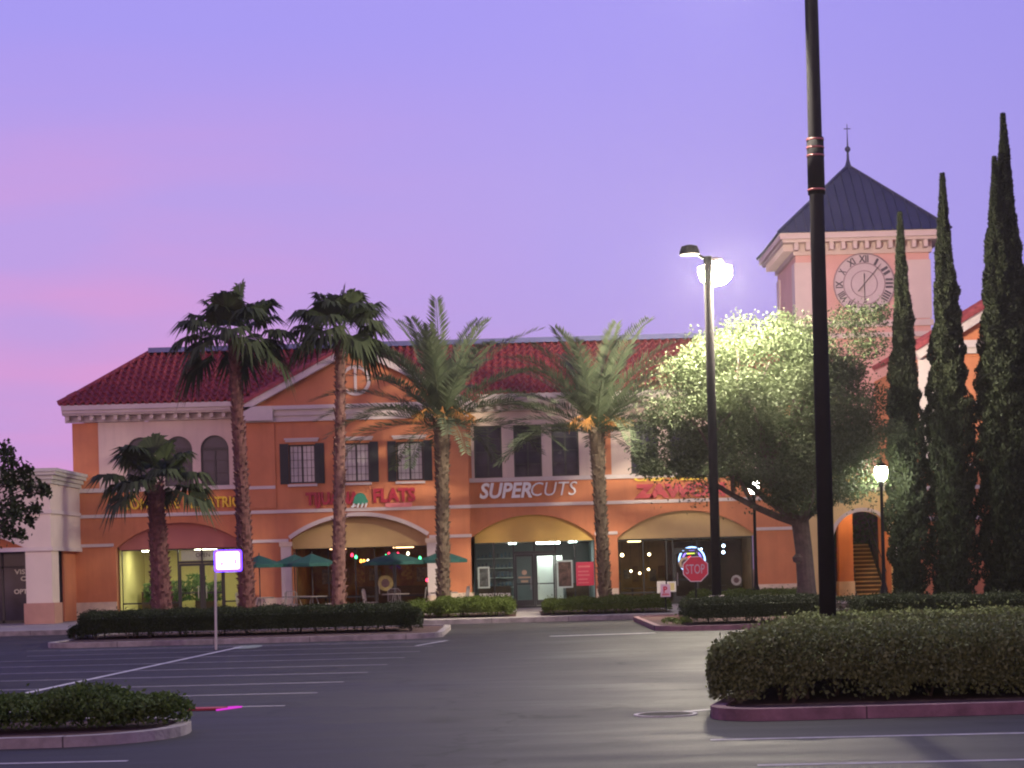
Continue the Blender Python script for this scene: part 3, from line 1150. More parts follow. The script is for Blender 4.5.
# corner restaurant
sf4 = storefront(3.92, 9.06, Y + .38, 2.70, [4.85, 5.75, 6.0, 6.95, 7.75], (6.0, 6.95), 2.2, .15, .62)
it4 = room(3.88, 9.1, Y + .44, Y + 6.5, 2.68, M['tanwall'], (1, .70, .34), 8.0, [(4.7, Y + 3.5, .5, .5)])
mb = MB()
for x in (4.2, 5.2, 7.6):
    mb.box(x, x + .7, Y + 2.6, Y + 3.3, .74, .79)
    mb.box(x + .31, x + .39, Y + 2.91, Y + 2.99, ZB + .006, .74)
mb.box(5.95, 9.05, Y + 3.8, Y + 3.9, ZB + .006, 2.6)
mb.build('counter', M['wood'], it4)
for k in range(6):
    px_ = 4.05 + k * .36
    sub(lambda m: m.box(px_, px_ + .26, Y + 6.40, Y + 6.46, 1.0 + (k % 2) * .12, 1.36 + (k % 3) * .14)).build('wall_picture', PICS[k % 3], it4)
for k in range(7):
    px_ = -8.2 + k * .66
    sub(lambda m: m.box(px_, px_ + .46, GY + 7.38, GY + 7.46, 1.25 + (k % 2) * .1, 1.85 + (k % 3) * .1)).build('wall_picture', PICS[(k + 1) % 3], it2)
wb = emis('warm_bulb', (1, .72, .38), 14.0)
cb_ = emis('cool_bulb', (.62, .75, 1.0), 14.0)
for x, z, y, m_, r_ in ((4.15, 2.1, 2.5, wb, .07), (5.25, 2.1, 2.9, wb, .06), (4.6, 1.45, 4.5, wb, .05), (5.0, 1.35, 5.2, wb, .05), (5.35, 1.5, 5.0, wb, .05), (8.05, 2.35, 1.2, cb_, .06), (8.08, 2.1, 1.6, cb_, .06), (7.2, 2.25, 1.4, cb_, .035)):
    b = sub(lambda q: q.lathe([(.005, -r_), (r_ * .8, -r_ * .6), (r_, 0), (r_ * .8, r_ * .6), (.012, r_)], (x, Y + y, z), 10)).build('pendant_bulb', m_, it4)
    sub(lambda q: q.tube([(x, Y + y, z + r_), (x, Y + y, 2.66)], .006, 4)).build('bulb_cord', M['black'], b)

# ================================================================== signs on the facade
YEL = mat('yellow_channel_letters', (.80, .56, .02), .4, .05, 3.0)
RED = mat('red_channel_letters', (.36, .014, .035), .4, .08, 3.0)
s1 = thing('shop_sign', 'yellow block letters across the left shopfront behind the short fan palm', 'sign', (-13, Y, 4.3))
text('lettering', 'COMPLETE PEDIATRICS', -15.15, 4.36, Y - .05, .56, YEL, s1, .05, .012, 0, 4.75)
s2 = thing('shop_sign', 'deep red lettering with a green emblem over the patio arch', 'sign', (-6, GY, 4.2))
text('lettering', 'TIJUANA', -8.0, 4.33, GY - .06, .62, RED, s2, .05, .03, 0, 2.05)
text('lettering', 'FLATS', -5.42, 4.36, GY - .06, .70, RED, s2, .05, .03, 0, 1.60)
GRN = mat('green_emblem', (.03, .24, .15), .5, .1, 4.0)
mb = MB()
mb.prism([(-5.92 + .26 * math.cos(t) * (1 if math.sin(t) > 0 else 1.15), 4.38 + (.34 * math.sin(t) if math.sin(t) > 0 else .10 * math.sin(t))) for t in [2 * math.pi * k / 18 for k in range(18)]], GY - .12, GY - .02)
mb.build('emblem', GRN, s2)
mb = MB()
for x in (-6.16, -5.98, -5.82, -5.68):
    mb.bar((x, GY - .10, 4.32), (x - .06, GY - .10, 4.16), .06, .06)
mb.bar((-6.28, GY - .10, 4.20), (-6.08, GY - .10, 4.24), .05, .05)
mb.build('emblem_feet', M['white'], s2)
STRP = mat('pink_sign_strip', (.70, .20, .20), .5, .05, 3.0)
sub(lambda m: m.box(-4.98, -3.97, GY - .09, GY - .01, 4.14, 4.30)).build('sign_strip', STRP, s2)
s3 = thing('shop_sign', 'white sign of heavy italic letters running into thin italic letters above the salon door', 'sign', (.6, Y, 4.3))
text('lettering', 'SUPER', -1.40, 4.42, Y - .07, .80, M['white'], s3, .06, .024, .22, 2.02)
text('lettering', 'CUTS', .58, 4.45, Y - .07, .76, M['white'], s3, .06, -.004, .22, 1.78)
s4 = thing('shop_sign', 'bright red letters with small yellow letters above them, half hidden by the oak leaves', 'sign', (6.5, Y, 4.3))
REDL = mat('glowing_red_letters', (.46, .015, .035), .4, .05, 3.0, emit=(1, .03, .06), estr=.02)
text('lettering', 'ZAWON', 4.55, 4.30, Y - .06, .64, REDL, s4, .05, .05, 0, 3.5)
text('small_lettering', 'CHEF PIZZA', 4.55, 4.92, Y - .06, .28, YEL, s4, .03, .012, 0, 2.8)
s5 = thing('shop_sign', 'small red lettering at the right end of the oak shaded facade', 'sign', (9, Y, 4.3)) if False else None

# posters, banner, notices in the shop windows
mb = MB()
b1 = thing('banner', 'magenta red banner in the right pane of the salon window', 'banner', (2.58, Y + .30, .9))
sub(lambda m: m.box(2.24, 2.93, Y + .30, Y + .32, .95, 1.86)).build('cloth', M['redfab'], b1)
for k, (z, w_, h_) in enumerate(((1.66, .46, .06), (1.48, .40, .04), (1.34, .44, .04), (1.18, .36, .04), (1.05, .4, .03))):
    sub(lambda m: m.box(2.32, 2.32 + w_, Y + .295, Y + .2985, z, z + h_)).build('pale_print_line', STRP, b1)


def poster(x0, x1, z0, z1, y, label, fm, pm, extra=None, name='poster'):
    p = thing(name, label, 'poster', ((x0 + x1) / 2, y, z0))
    f = MB()
    w = .06
    f.box(x0, x1, y - .03, y, z0, z0 + w)
    f.box(x0, x1, y - .03, y, z1 - w, z1)
    f.box(x0, x0 + w, y - .03, y, z0 + w, z1 - w)
    f.box(x1 - w, x1, y - .03, y, z0 + w, z1 - w)
    f.build('frame', fm, p)
    sub(lambda m: m.box(x0 + w, x1 - w, y - .015, y - .002, z0 + w, z1 - w)).build('print', pm, p)
    return p


PD = mat('dark_photo_print', (.05, .05, .06), .5, .9, 4.0, col2=(.30, .28, .28))
PW = mat('warm_photo_print', (.10, .04, .04), .5, .9, 4.0, col2=(.32, .15, .12))
poster(-1.56, -1.10, .95, 1.78, Y + .52, 'white framed dark poster in the leftmost pane of the salon window', M['white'], PD)
poster(1.50, 2.12, .88, 1.95, Y + .52, 'large white framed poster with dark reddish picture right of the salon door', M['white'], PW)
poster(5.35, 5.68, .58, 1.04, Y + .33, 'white menu sheet at the foot of the corner restaurant window, left one of the two', M['paper'], M['paper'], name='menu_sheet')
poster(5.88 - .14, 5.98 + .1, .62, 1.02, Y + .33, 'cream menu sheet on the frame beside the corner restaurant door, right one of the two', M['paper'], M['yellowwall'], name='menu_sheet')
l1 = text('window_lettering', 'SUPERCUTS', -1.52, .62, Y + .36, .18, M['white'], None, .002, .004, 0, .68)
tag(l1, 'small white window lettering low in the leftmost salon pane', 'lettering')
l2 = text('window_lettering', 'COLOR', -.80, .62, Y + .36, .18, M['white'], None, .002, .004, 0, .50)
tag(l2, 'small white window lettering low in the second salon pane', 'lettering')
l3 = tag(sub(lambda m: (m.lathe([(.10, 0), (.10, .01)], (.24, Y + .335, 1.52), 12, 'y'), m.box(.0, .48, Y + .335, Y + .345, 1.30, 1.36), m.box(.10, .38, Y + .335, Y + .345, 1.14, 1.22))).build('door_decal', mat('gold_decal', (.60, .45, .28), .5)), 'small gold and white decal on the left salon door', 'decal')
# round seals in restaurant glass
def seal(x, z, y, r, label, mo, mi):
    s = thing('round_emblem', label, 'emblem', (x, y, z - r))
    sub(lambda m: m.lathe([(r, 0), (r, .02)], (x, y, z), 22, 'y')).build('disc', mo, s)
    sub(lambda m: m.lathe([(r * .55, 0), (r * .55, .01)], (x, y - .012, z), 16, 'y')).build('centre', mi, s)


SL = mat('tan_seal', (.42, .34, .22), .6, .3, 9.0)
SDk = mat('dark_seal', (.10, .05, .05), .6, .3, 9.0)
seal(6.45, 1.72, Y + .33, .24, 'round pale emblem on the glass of the corner restaurant door', SL, SDk)
seal(-5.15, 1.25, GY + 1.38, .30, 'round tan emblem on the patio restaurant door', mat('tan_seal2', (.30, .24, .08), .6, .3, 9.0), SDk)
seal(8.42, 1.0, Y + .33, .20, 'round grey emblem low in the right pane of the corner restaurant', mat('grey_seal', (.35, .33, .30), .6, .4, 9.0), SDk)

# neon sign
ne = thing('neon_sign', 'round neon sign with a blue white ring and red centre in the corner restaurant window', 'neon sign', (7.35, Y + .6, 1.4))
NX, NZ, NY = at(692, 560, Y + .6).x, at(692, 560, Y + .6).z, Y + .60
for r_, m_, nm in ((.50, emis('neon_blue_white', (.35, .55, 1.0), 5.0), 'outer_ring'), (.36, emis('neon_violet', (.35, .2, 1.0), 3.0), 'inner_ring')):
    mb = MB()
    mb.tube([(NX + r_ * math.cos(2 * math.pi * k / 28), NY, NZ + r_ * math.sin(2 * math.pi * k / 28)) for k in range(29)], .030, 6, False)
    mb.build(nm, m_, ne)
mb = MB()
mb.tube([(NX - .22, NY, NZ + .05), (NX - .06, NY, NZ + .13), (NX + .04, NY, NZ + .02), (NX + .22, NY, NZ + .12)], .042, 6)
mb.tube([(NX - .18, NY, NZ - .08), (NX, NY, NZ - .02), (NX + .18, NY, NZ - .08)], .042, 6)
mb.build('red_tube', emis('neon_red', (1.0, .03, .03), 4.0), ne)
mb = MB()
mb.tube([(NX - .2, NY, NZ + .25), (NX + .24, NY, NZ + .27)], .026, 6)
mb.build('yellow_tube', emis('neon_yellow', (.8, .9, .1), 2.5), ne)
sub(lambda m: (m.lathe([(.54, 0), (.54, .03)], (NX, NY + .05, NZ), 24, 'y'), m.box(NX - .01, NX + .01, NY + .05, NY + .07, NZ + .53, 2.66))).build('backing', mat('neon_backing', (.01, .015, .06), .4), ne)

# string lights
sl_ = thing('string_lights', 'string of red green and white bulbs along the patio restaurant windows', 'string lights', (-5, GY + 1.3, 2.2))
cols = {'r': emis('bulb_red', (1, .04, .10), 5), 'g': emis('bulb_green', (.1, 1, .35), 4), 'o': emis('bulb_orange', (1, .35, .06), 6), 'w': emis('bulb_white', (1, .85, .5), 7)}
pts = [(352, 555, 'r'), (356, 557, 'g'), (361, 561, 'o'), (364, 561, 'o'), (368, 561, 'w'), (374, 561, 'w'), (378, 560.5, 'w'), (386, 556, 'g'), (389, 554, 'r'), (393, 558.5, 'w'), (398, 554, 'r'), (408, 553.5, 'w'), (420, 558, 'g'), (429, 553, 'r'), (427, 580, 'r')]
wp = []
for px, py, c in pts:
    q = at(px, py, GY + 1.30)
    wp.append(q)
    sub(lambda m: m.lathe([(.01, -.07), (.05, -.04), (.055, 0), (.03, .05), (.02, .07)], q, 8)).build('bulb', cols[c], sl_)
mb = MB()
mb.tube([q + Vector((0, 0, .07)) for q in wp[:-1]], .008, 4)
mb.tube([wp[-1] + Vector((0, 0, .07)), wp[-2] + Vector((0, 0, .07))], .008, 4)
mb.build('wire', M['black'], sl_)

# ================================================================== clock tower
TX0, TX1, TY0, TY1 = 11.72, 17.20, 80.0, 85.48
TC, TYC = (TX0 + TX1) / 2, (TY0 + TY1) / 2
TW = thing('clock_tower', 'square pink clock tower with dark pyramid metal roof and finial', 'tower', (TC, TYC, .15))
mb = MB()
mb.box(TX0, TX1, TY0, TY1, 5.0, 14.2)
for x in (TX0, TX1 - 1.0):
    for y in (TY0, TY1 - 1.0):
        mb.box(x, x + 1.0, y, y + 1.0, .15, 4.998)
mb.build('shaft', M['tower'], TW)
mb = MB()
for x in (TX0 - .05, TX1 - .95):
    mb.box(x, x + 1.0, TY0 - .06, TY0 - .003, 11.5, 13.9)
mb.box(TX0 - .06, TX0 - .003, TY0 + .0, TY0 + .8, 11.5, 13.9)
mb.box(TX0 - .06, TX0 - .003, TY1 - .8, TY1, 11.5, 13.9)
mb.box(TX0 - .10, TX1 + .10, TY0 - .10, TY0 - .003, 11.2, 11.45)
mb.box(TX0 - .10, TX0 - .003, TY0, TY1, 11.2, 11.45)
mb.box(TX0 - .14, TX1 + .14, TY0 - .14, TY0 - .003, 10.75, 10.95)
mb.box(TX0 - .14, TX0 - .003, TY0, TY1, 10.75, 10.95)
mb.build('tower_band', M['towertrim'], TW)
mb = MB()
E_ = 3.45
mb.box(TC - E_, TC + E_, TYC - E_, TYC + E_, 14.78, 15.02)
mb.box(TC - E_ + .12, TC + E_ - .12, TYC - E_ + .12, TYC + E_ - .12, 14.66, 14.778)
mb.box(TX0 - .10, TX1 + .10, TY0 - .10, TY1 + .10, 14.2, 14.658)
k = TX0 - .1
while k < TX1:
    mb.box(k, k + .16, TY0 - .52, TY0 - .102, 14.36, 14.658)
    mb.box(TX0 - .52, TX0 - .102, TY0 + (k - TX0) + .02, TY0 + (k - TX0) + .18, 14.36, 14.658)
    k += .48
mb.build('cornice', M['towertrim'], TW)
mb = MB()
ap = Vector((TC, TYC, 18.4))
cs = [Vector((TC + sx * (E_ + .06), TYC + sy * (E_ + .06), 15.025)) for sx, sy in ((-1, -1), (1, -1), (1, 1), (-1, 1))]
mb.add(cs + [ap], [(0, 1, 4), (1, 2, 4), (2, 3, 4), (3, 0, 4), (3, 2, 1, 0)])
for i in range(4):
    a, b = cs[i], cs[(i + 1) % 4]
    nrm = (b - a).cross(ap - a).normalized()
    if nrm.z < 0: nrm = -nrm
    mid = (a + b) / 2
    for k in range(1, 18):
        f_ = k / 18
        p0 = a.lerp(b, f_)
        up_ = ap - mid
        frac = 1 - abs(f_ - .5) * 2
        mb.bar(p0 + nrm * .02, p0 + up_ * frac + nrm * .02, .035, .07, up=nrm)
    mb.bar(a + Vector((0, 0, .03)), ap, .12, .10)
TR = mb.build('tower_roof', M['seam'], TW)
mb = MB()
mb.lathe([(.22, 0), (.11, .25), (.06, .45), (.045, .75), (.12, .84), (.12, .93), (.035, 1.02), (.022, 1.4), (.014, 1.95)], (TC, TYC, 18.2), 10)
mb.bar((TC - .14, TYC, 19.95), (TC + .14, TYC, 19.95), .03, .03)
mb.build('finial', M['seam'], TW)
# clock
ck = MB()
CX, CZ, CR = 14.50, 12.96, 1.26
ck.lathe([(CR, -.003), (CR, -.06), (CR - .06, -.08)], (CX, TY0, CZ), 40, 'y')
CK = ck.build('clock_face', mat('clock_face', (.52, .40, .42), .7, .06), TW)
MK = mat('clock_marks', (.07, .05, .07), .6, .1)


def ring_y(r0, r1, y0, y1, n=40):
    mb = MB()
    vs = []
    for rr, yy in ((r1, y1), (r1, y0), (r0, y0), (r0, y1)):
        vs += [(CX + rr * math.cos(2 * math.pi * k / n), yy, CZ + rr * math.sin(2 * math.pi * k / n)) for k in range(n)]
    fs = [(j * n + k, j * n + (k + 1) % n, (j + 1) * n + (k + 1) % n, (j + 1) * n + k) for j in range(3) for k in range(n)]
    return mb.add(vs, fs)


RG = mat('clock_ring', (.26, .17, .20), .7, .06)
for a, b in ((1.22, 1.27), (.83, .87), (.52, .55)):
    ring_y(a, b, TY0 - .10, TY0 - .082).build('clock_ring', RG, CK)
for k, s in enumerate(['XII', 'I', 'II', 'III', 'IIII', 'V', 'VI', 'VII', 'VIII', 'IX', 'X', 'XI']):
    a = 2 * math.pi * k / 12
    r_ = .89
    cu_w = {'I': .10}.get(s, min(.40, .12 * len(s) + .06))
    # centre each numeral, feet towards the middle
    bx, bz = CX + r_ * math.sin(a), CZ + r_ * math.cos(a)
    ox, oz = -cu_w / 2, 0
    ca, sa = math.cos(-a), math.sin(-a)
    text('numeral', s, bx + ox * ca, bz + ox * sa, TY0 - .087, .40, MK, CK, .008, .012, 0, cu_w, rot=-a)
mb = MB()
am = R(41)
mb.bar((CX - .38 * math.sin(am), TY0 - .13, CZ - .38 * math.cos(am)), (CX + 1.05 * math.sin(am), TY0 - .13, CZ + 1.05 * math.cos(am)), .02, .075, up=(0, 1, 0))
mb.bar((CX - .40 * math.sin(am), TY0 - .13, CZ - .40 * math.cos(am)), (CX - .18 * math.sin(am), TY0 - .13, CZ - .18 * math.cos(am)), .02, .14, up=(0, 1, 0))
mb.build('minute_hand', MK, CK)
mb = MB()
mb.bar((CX, TY0 - .105, CZ + .40), (CX, TY0 - .105, CZ - .78), .02, .08, up=(0, 1, 0))
mb.bar((CX, TY0 - .105, CZ + .42), (CX, TY0 - .105, CZ + .20), .02, .15, up=(0, 1, 0))
mb.build('hour_hand', MK, CK)

# ================================================================== archway with stair
AW = thing('archway', 'yellow cream arched passage at the right end of the shop row', 'archway', (12.8, 75.3, .15))
mb = MB()
mb.prism(notched(10.72, 17.6, .15, 4.7, [(12.15, 14.45, 2.45, 3.52)]), 75.05, 75.5)
mb.box(10.72, 11.0, 75.5, 80, .15, 4.7)
mb.build('wall', mat('yellow_cream_stucco', (.66, .50, .24), .9, .07, 1.0, bump=.2), AW)
mb = MB()
arch_band(mb, 12.15, 14.45, 2.45, 3.52, .14, 74.98, 75.047)
mb.box(12.01, 12.15, 74.98, 75.047, .15, 2.45)
mb.box(14.45, 14.59, 74.98, 75.047, .15, 2.45)
mb.box(10.7, 17.7, 74.94, 75.047, 4.3, 4.62)
mb.build('arch_trim', M['trim'], AW)
sub(lambda m: m.box(12.72, 13.28, 77.2, 77.75, .15, 4.6)).build('pillar', M['orange'], AW)
sub(lambda m: m.box(12.68, 13.32, 77.16, 77.79, .15, .82)).build('pillar_base', M['stone'], AW)
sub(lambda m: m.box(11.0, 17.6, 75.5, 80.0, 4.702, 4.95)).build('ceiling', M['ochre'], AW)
sub(lambda m: m.box(10.8, 20, 88.5, 88.8, .15, 6.5)).build('court_wall', M['darkwall'], AW)
sub(lambda m: m.box(12.9, 13.4, 76.2, 76.7, 4.60, 4.70)).build('ceiling_lamp', emis('arch_lamp', (1, .72, .36), 70.0), AW)
ST = thing('staircase', 'straight brown staircase rising behind the arch with dark handrails', 'staircase', (14, 78.5, .15))
mb = MB()
for k in range(13):
    zt_ = .15 + (k + 1) * .165
    mb.cur = 0
    mb.box(13.42, 14.55, 77.37 + k * .28, 77.72 + k * .28, zt_ - .045, zt_)
    mb.cur = 1
    mb.box(13.42, 14.55, 77.43 + k * .28, 77.71 + k * .28, .15 if k == 0 else zt_ - .29, zt_ - .047)
mb.build('stair_flight', [mat('stair_tread', (.42, .27, .11), .8, .2, 3.0), mat('stair_riser', (.09, .05, .025), .8, .2, 3.0)], ST)
for x in (13.36, 14.62):
    mb = MB()
    mb.bar((x, 77.3, .25), (x, 81.1, 2.4), .06, .24)
    mb.bar((x, 77.35, 1.15), (x, 81.1, 3.25), .05, .05)
    for k in range(12):
        yy = 77.4 + k * .33
        zz = .28 + (yy - 77.3) * .566
        mb.bar((x, yy, zz), (x, yy, zz + .85), .02, .02)
    mb.build('handrail', M['black'], ST)

# ================================================================== corner shop wing at left
WG = thing('corner_shop', 'single storey cream corner shop wing with brown column base at the left edge', 'building', (-20, 72, .15))
WX = -16.78
WC = mat('wing_cream_stucco', (.62, .52, .46), .9, .06, 1.0, bump=.2)
mb = MB()
mb.prism(notched(-27, WX, 2.82, 5.45, [(-25.0, -17.72, 2.9, 3.75)]), 70.2, 70.7)
mb.box(WX - .3, WX, 70.7, 74.98, 2.82, 5.45)
mb.box(-17.72, -16.52 - .26, 70.2, 71.3, .9, 2.818)
mb.box(-27, -25.0, 70.2, 71.3, .9, 2.818)
mb.box(-27, -26.7, 70.7, 85, .15, 5.45)
mb.build('wall', WC, WG)
mb = MB()
mb.box(-17.80, -16.70, 70.12, 71.38, .15, .898)
mb.box(-27, -24.92, 70.12, 71.38, .15, .898)
mb.build('column_base', M['brownbase'], WG)
mb = MB()
for z, d in ((2.78, .07), (4.12, .06)):
    mb.box(-27, WX + d, 70.2 - d, 70.197, z, z + .14)
    mb.box(WX + .003, WX + d, 70.2, 74.9, z, z + .14)
mb.build('belt_course', M['trim'], WG)
mb = MB()
for k, (z0, z1, d) in enumerate(((5.2, 5.35, .08), (5.352, 5.5, .17), (5.502, 5.62, .28), (5.622, 5.74, .34))):
    mb.box(-27, WX + d, 70.2 - d, 75.0, z0, z1)
mb.build('cornice', mat('wing_cornice', (.50, .48, .44), .85, .06), WG)
sub(lambda m: m.box(-25.2, WX - .31, 71.3, 75, 2.86, 2.9)).build('soffit', M['terra'], WG)
sub(lambda m: m.box(-25.2, -17.5, 70.75, 70.8, 2.9, 3.78)).build('arch_panel', M['orange'], WG)
fr = MB()
for x in (-25, -22.6, -20.4, -19.3, -18.2, -17.1):
    fr.box(x - .04, x + .04, 73.0, 73.1, .15, 2.82)
fr.box(-25, -17.1, 73.0, 73.1, 2.2, 2.28)
fr.box(-25, -17.1, 73.0, 73.1, .15, .25)
sfw = fr.build('storefront', M['black'], WG)
for a, b in ((-25, -22.6), (-22.6, -20.4), (-20.4, -19.3), (-19.3, -18.2), (-18.2, -17.1)):
    sub(lambda m: m.box(a + .04, b - .04, 73.04, 73.06, .25, 2.82)).build('pane', M['darkpane'], sfw)
sub(lambda m: m.box(-17.1, -17.0, 73.0, 85, .15, 2.82)).build('side_wall', M['orange'], WG)
GL = mat('pale_window_lettering', (.62, .60, .52), .6, .1)
for i, (s, z, x, w_) in enumerate((('VISION', 1.98, -18.85, .95), ('CARE', 1.72, -18.62, .7), ('&', 1.50, -18.4, .2), ('OPTICAL', 1.24, -18.88, 1.05))):
    o = text('window_lettering', s, x, z, 72.99, .24, GL, sfw, .003, .008, 0, w_)

# ================================================================== right gabled building
RB = thing('gabled_building', 'orange gabled block with pale cornice seen between the right cypresses', 'building', (19, 70, .15))
RX0, RX1, RY_ = 14.62, 24.0, 70.0
RCx = (RX0 + RX1) / 2
rs = .575
mb = MB()
mb.box(RX0, RX1, RY_, 79.0, .15, 8.85)
mb.prism([(RX0, 8.86), (RCx, 8.86 + rs * (RCx - RX0)), (RX1, 8.86)], RY_, RY_ + .5)
mb.build('wall', M['orange'], RB)
mb = MB()
mb.box(RX0 - .08, RX0 + .5, RY_ - .12, RY_ - .003, 5.0, 8.84)
mb.box(RX0 + 1.4, RX1, RY_ - .14, RY_ - .003, 8.95, 9.15)
mb.box(RX0 + 1.3, RX1, RY_ - .24, RY_ - .003, 9.153, 9.42)
for z in (7.1, 4.9, 4.1, 3.0):
    mb.box(RX0 - .02, RX1, RY_ - .09, RY_ - .003, z, z + .14)
mb.build('cornice', M['trim'], RB)
mb = MB()
e = Vector((RX0 - .15, RY_ - .2, 8.95))
t = Vector((RCx, RY_ - .2, 8.95 + rs * (RCx - RX0 + .15)))
mb.bar(e, t, .24, .36)
mb.bar((RX1 + .15, RY_ - .2, 8.95), t, .24, .36)
mb.build('rake_board', M['trim'], RB)
mb = MB()
for s in (-1, 1):
    e0 = Vector((RCx + s * (RCx - RX0 + .25), RY_ - .36, 9.14))
    t0 = Vector((RCx, RY_ - .36, 9.14 + rs * (RCx - RX0 + .25)))
    n = Vector((s * rs, 0, 1)).normalized()
    dd = t0 - e0
    if s < 0: tile_field2(mb, e0 + Vector((0, 8, 0)), (0, -1, 0), dd.normalized(), n, 7.7, dd.length, lambda u, v: True)
    else: tile_field2(mb, e0, (0, 1, 0), dd.normalized(), n, 7.7, dd.length, lambda u, v: True)
    mb.bar(e0 + Vector((0, .05, 0)), t0 + Vector((0, .05, 0)), .16, .16)
mb.build('roof', M['tile'], RB)

# ================================================================== lamps
LENS = emis('flood_lens', (1.0, .88, .66), LAMP_POWER)
LENS_NEAR = emis('shielded_lens', (1.0, .90, .72), LAMP_POWER * 1.6)


def lot_pole(x, y, r0, r1, H, heads, label, lit_size, flat=False):
    P_ = thing('lamp_pole', label, 'lamp pole', (x, y, .1))
    dxl = 0
    sub(lambda m: m.tube([(x, y, .70), (x, y, H * .5), (x, y, H)], [r0, (r0 + r1) / 2, r1], 20)).build('pole', M['pole'], P_, True)
    sub(lambda m: m.lathe([(r0 * 1.7, 0), (r0 * 1.7, .60), (r0 * 1.55, .64)], (x, y, .08), 20)).build('concrete_base', M['walk'], P_)
    for hx, hy, hz, lit in heads:
        h = MB()
        c = Vector((x + hx, y + hy, H + hz))
        h.bar((x, y, H - .10), c + Vector((0, 0, .08)), .07, .07)
        L = Vector((hx, hy, 0)).normalized()
        sx, sy = .30, .26
        h.lathe([(.10, .24), (.24, .20), (.30, .05), (.31, -.05), (.29, -.055)], c, 18)
        hd = h.build('lamp_head', M['pole'], P_)
        if lit:
            q = lit_size
            prof = [(q, -.058), (q * 1.02, -.20), (q * .92, -.38), (q * .62, -.54), (.02, -.62)] if not flat else [(q, -.058), (q * .8, -.075), (.02, -.08)]
            if flat:
                n_ = -L
                t_ = Vector((-n_.y, n_.x, 0))
                p_ = c + n_ * (q + .035) - Vector((0, 0, .30))
                sub(lambda m: m.bar(p_ - t_ * q * .9, p_ + t_ * q * .9, .02, .50)).build('added_pole_shield', M['pole'], hd)  # plate added out of view to keep lens light off the pole
            sub(lambda m: m.lathe(prof, c, 18)).build('lens', LENS_NEAR if flat else LENS, hd, True)
    return P_


PQ = at(711.5, 400, 58.6)
lot_pole(PQ.x, 58.6, .145, .13, 10.9, [(.30, .80, -.15, True), (-.55, -.12, .10, False)], 'dark lot lamp pole with blazing lamp, behind the middle hedge beside the stop sign', .50)
NP = lot_pole(4.24, 26.8, .118, .088, 10.6, [(-1.0, 1.0, .0, True), (1.0, -1.0, .0, False)], 'tall dark lot lamp pole rising from the near hedge past the top of the view', .25, True)
mb = MB()
mb.tube([(4.24, 26.8, 6.72), (4.24, 26.8, 7.50)], .118, 20)
CO = mb.build('collar', M['pole'], NP, True)
RR = mat('collar_lit_edge', (.40, .12, .11), .35, .1, 6.0, metal=.2)  # red rings paint the light caught on the collar's groove edges
for z in (7.47, 7.36, 7.25, 6.78):
    sub(lambda m: m.tube([(4.24, 26.8, z - .012), (4.24, 26.8, z + .012)], .124, 20)).build('collar_lit_ring', RR, CO, True)

LAN = emis('lantern_globe', (1.0, .99, .80), 260.0)


def lantern(x, y, zl, label):
    L = thing('street_lantern', label, 'lantern', (x, y, .15))
    mb = MB()
    mb.lathe([(.20, 0), (.20, .15), (.13, .25), (.12, .6), (.07, .75), (.055, 1.2), (.05, zl - .55), (.09, zl - .50), (.05, zl - .44), (.10, zl - .36)], (x, y, .15), 12)
    mb.build('post', M['pole'], L, True)
    sub(lambda m: m.lathe([(.09, zl - .38), (.17, zl - .25), (.20, zl - .05), (.17, zl + .05)], (x, y, .15), 14)).build('globe', LAN, L, True)
    sub(lambda m: m.lathe([(.21, zl + .055), (.17, zl + .12), (.06, zl + .22), (.02, zl + .36)], (x, y, .15), 14)).build('lantern_cap', M['pole'], L, True)


q = at(881, 473, 60.6)
lantern(q.x, 60.6, q.z - .02, 'lit post lantern glowing beside the leftmost cypress')
q = at(754, 488, 66)
lantern(8.05, 66, q.z + .05, 'lit post lantern buried in the oak leaves left of the oak trunk')

# ================================================================== traffic signs
SR = mat('stop_red', (.55, .02, .05), .45, .08, 4.0)


def octo(r):
    return [(r * math.cos(R(22.5 + 45 * k)), r * math.sin(R(22.5 + 45 * k))) for k in range(8)]


SGY = 54.6
q = at(695.5, 569, SGY)
SS = thing('stop_sign', 'red octagonal stop sign on a post in front of the corner restaurant', 'stop sign', (q.x, SGY, .1))
sub(lambda m: m.prism([(q.x + a, q.z + b) for a, b in octo(.382)], SGY, SGY + .012)).build('sign_border', M['white'], SS)
pl = sub(lambda m: m.prism([(q.x + a, q.z + b) for a, b in octo(.362)], SGY - .006, SGY - .002)).build('sign_plate', SR, SS)
text('lettering', 'STOP', q.x - .275, q.z - .13, SGY - .012, .38, mat('dull_white', (.50, .42, .44), .5, .05), pl, .003, .0, 0, .53)
sub(lambda m: m.box(q.x - .025, q.x + .025, SGY + .014, SGY + .05, .05, q.z + .3)).build('post', M['pole'], SS)
q = at(665.5, 590.5, 62.1)
NS = thing('parking_sign', 'small white sign with red marks on a low post by the salon hedge', 'sign', (q.x, 62.1, .15))
npz = sub(lambda m: m.box(q.x - .16, q.x + .16, 62.1, 62.11, q.z - .2, q.z + .2)).build('sign_plate', mat('pinkish_white', (.66, .52, .55), .5, .05), NS)
text('lettering', 'P', q.x - .07, q.z - .06, 62.09, .27, SR, npz, .003, .008, 0, .13)
sub(lambda m: (m.box(q.x - .12, q.x + .12, 62.085, 62.095, q.z - .15, q.z - .12), m.box(q.x - .10, q.x + .10, 62.085, 62.095, q.z - .10, q.z - .085))).build('red_line', SR, npz)
sub(lambda m: m.box(q.x - .02, q.x + .02, 62.112, 62.14, 0, q.z + .15)).build('post', M['pole'], NS)

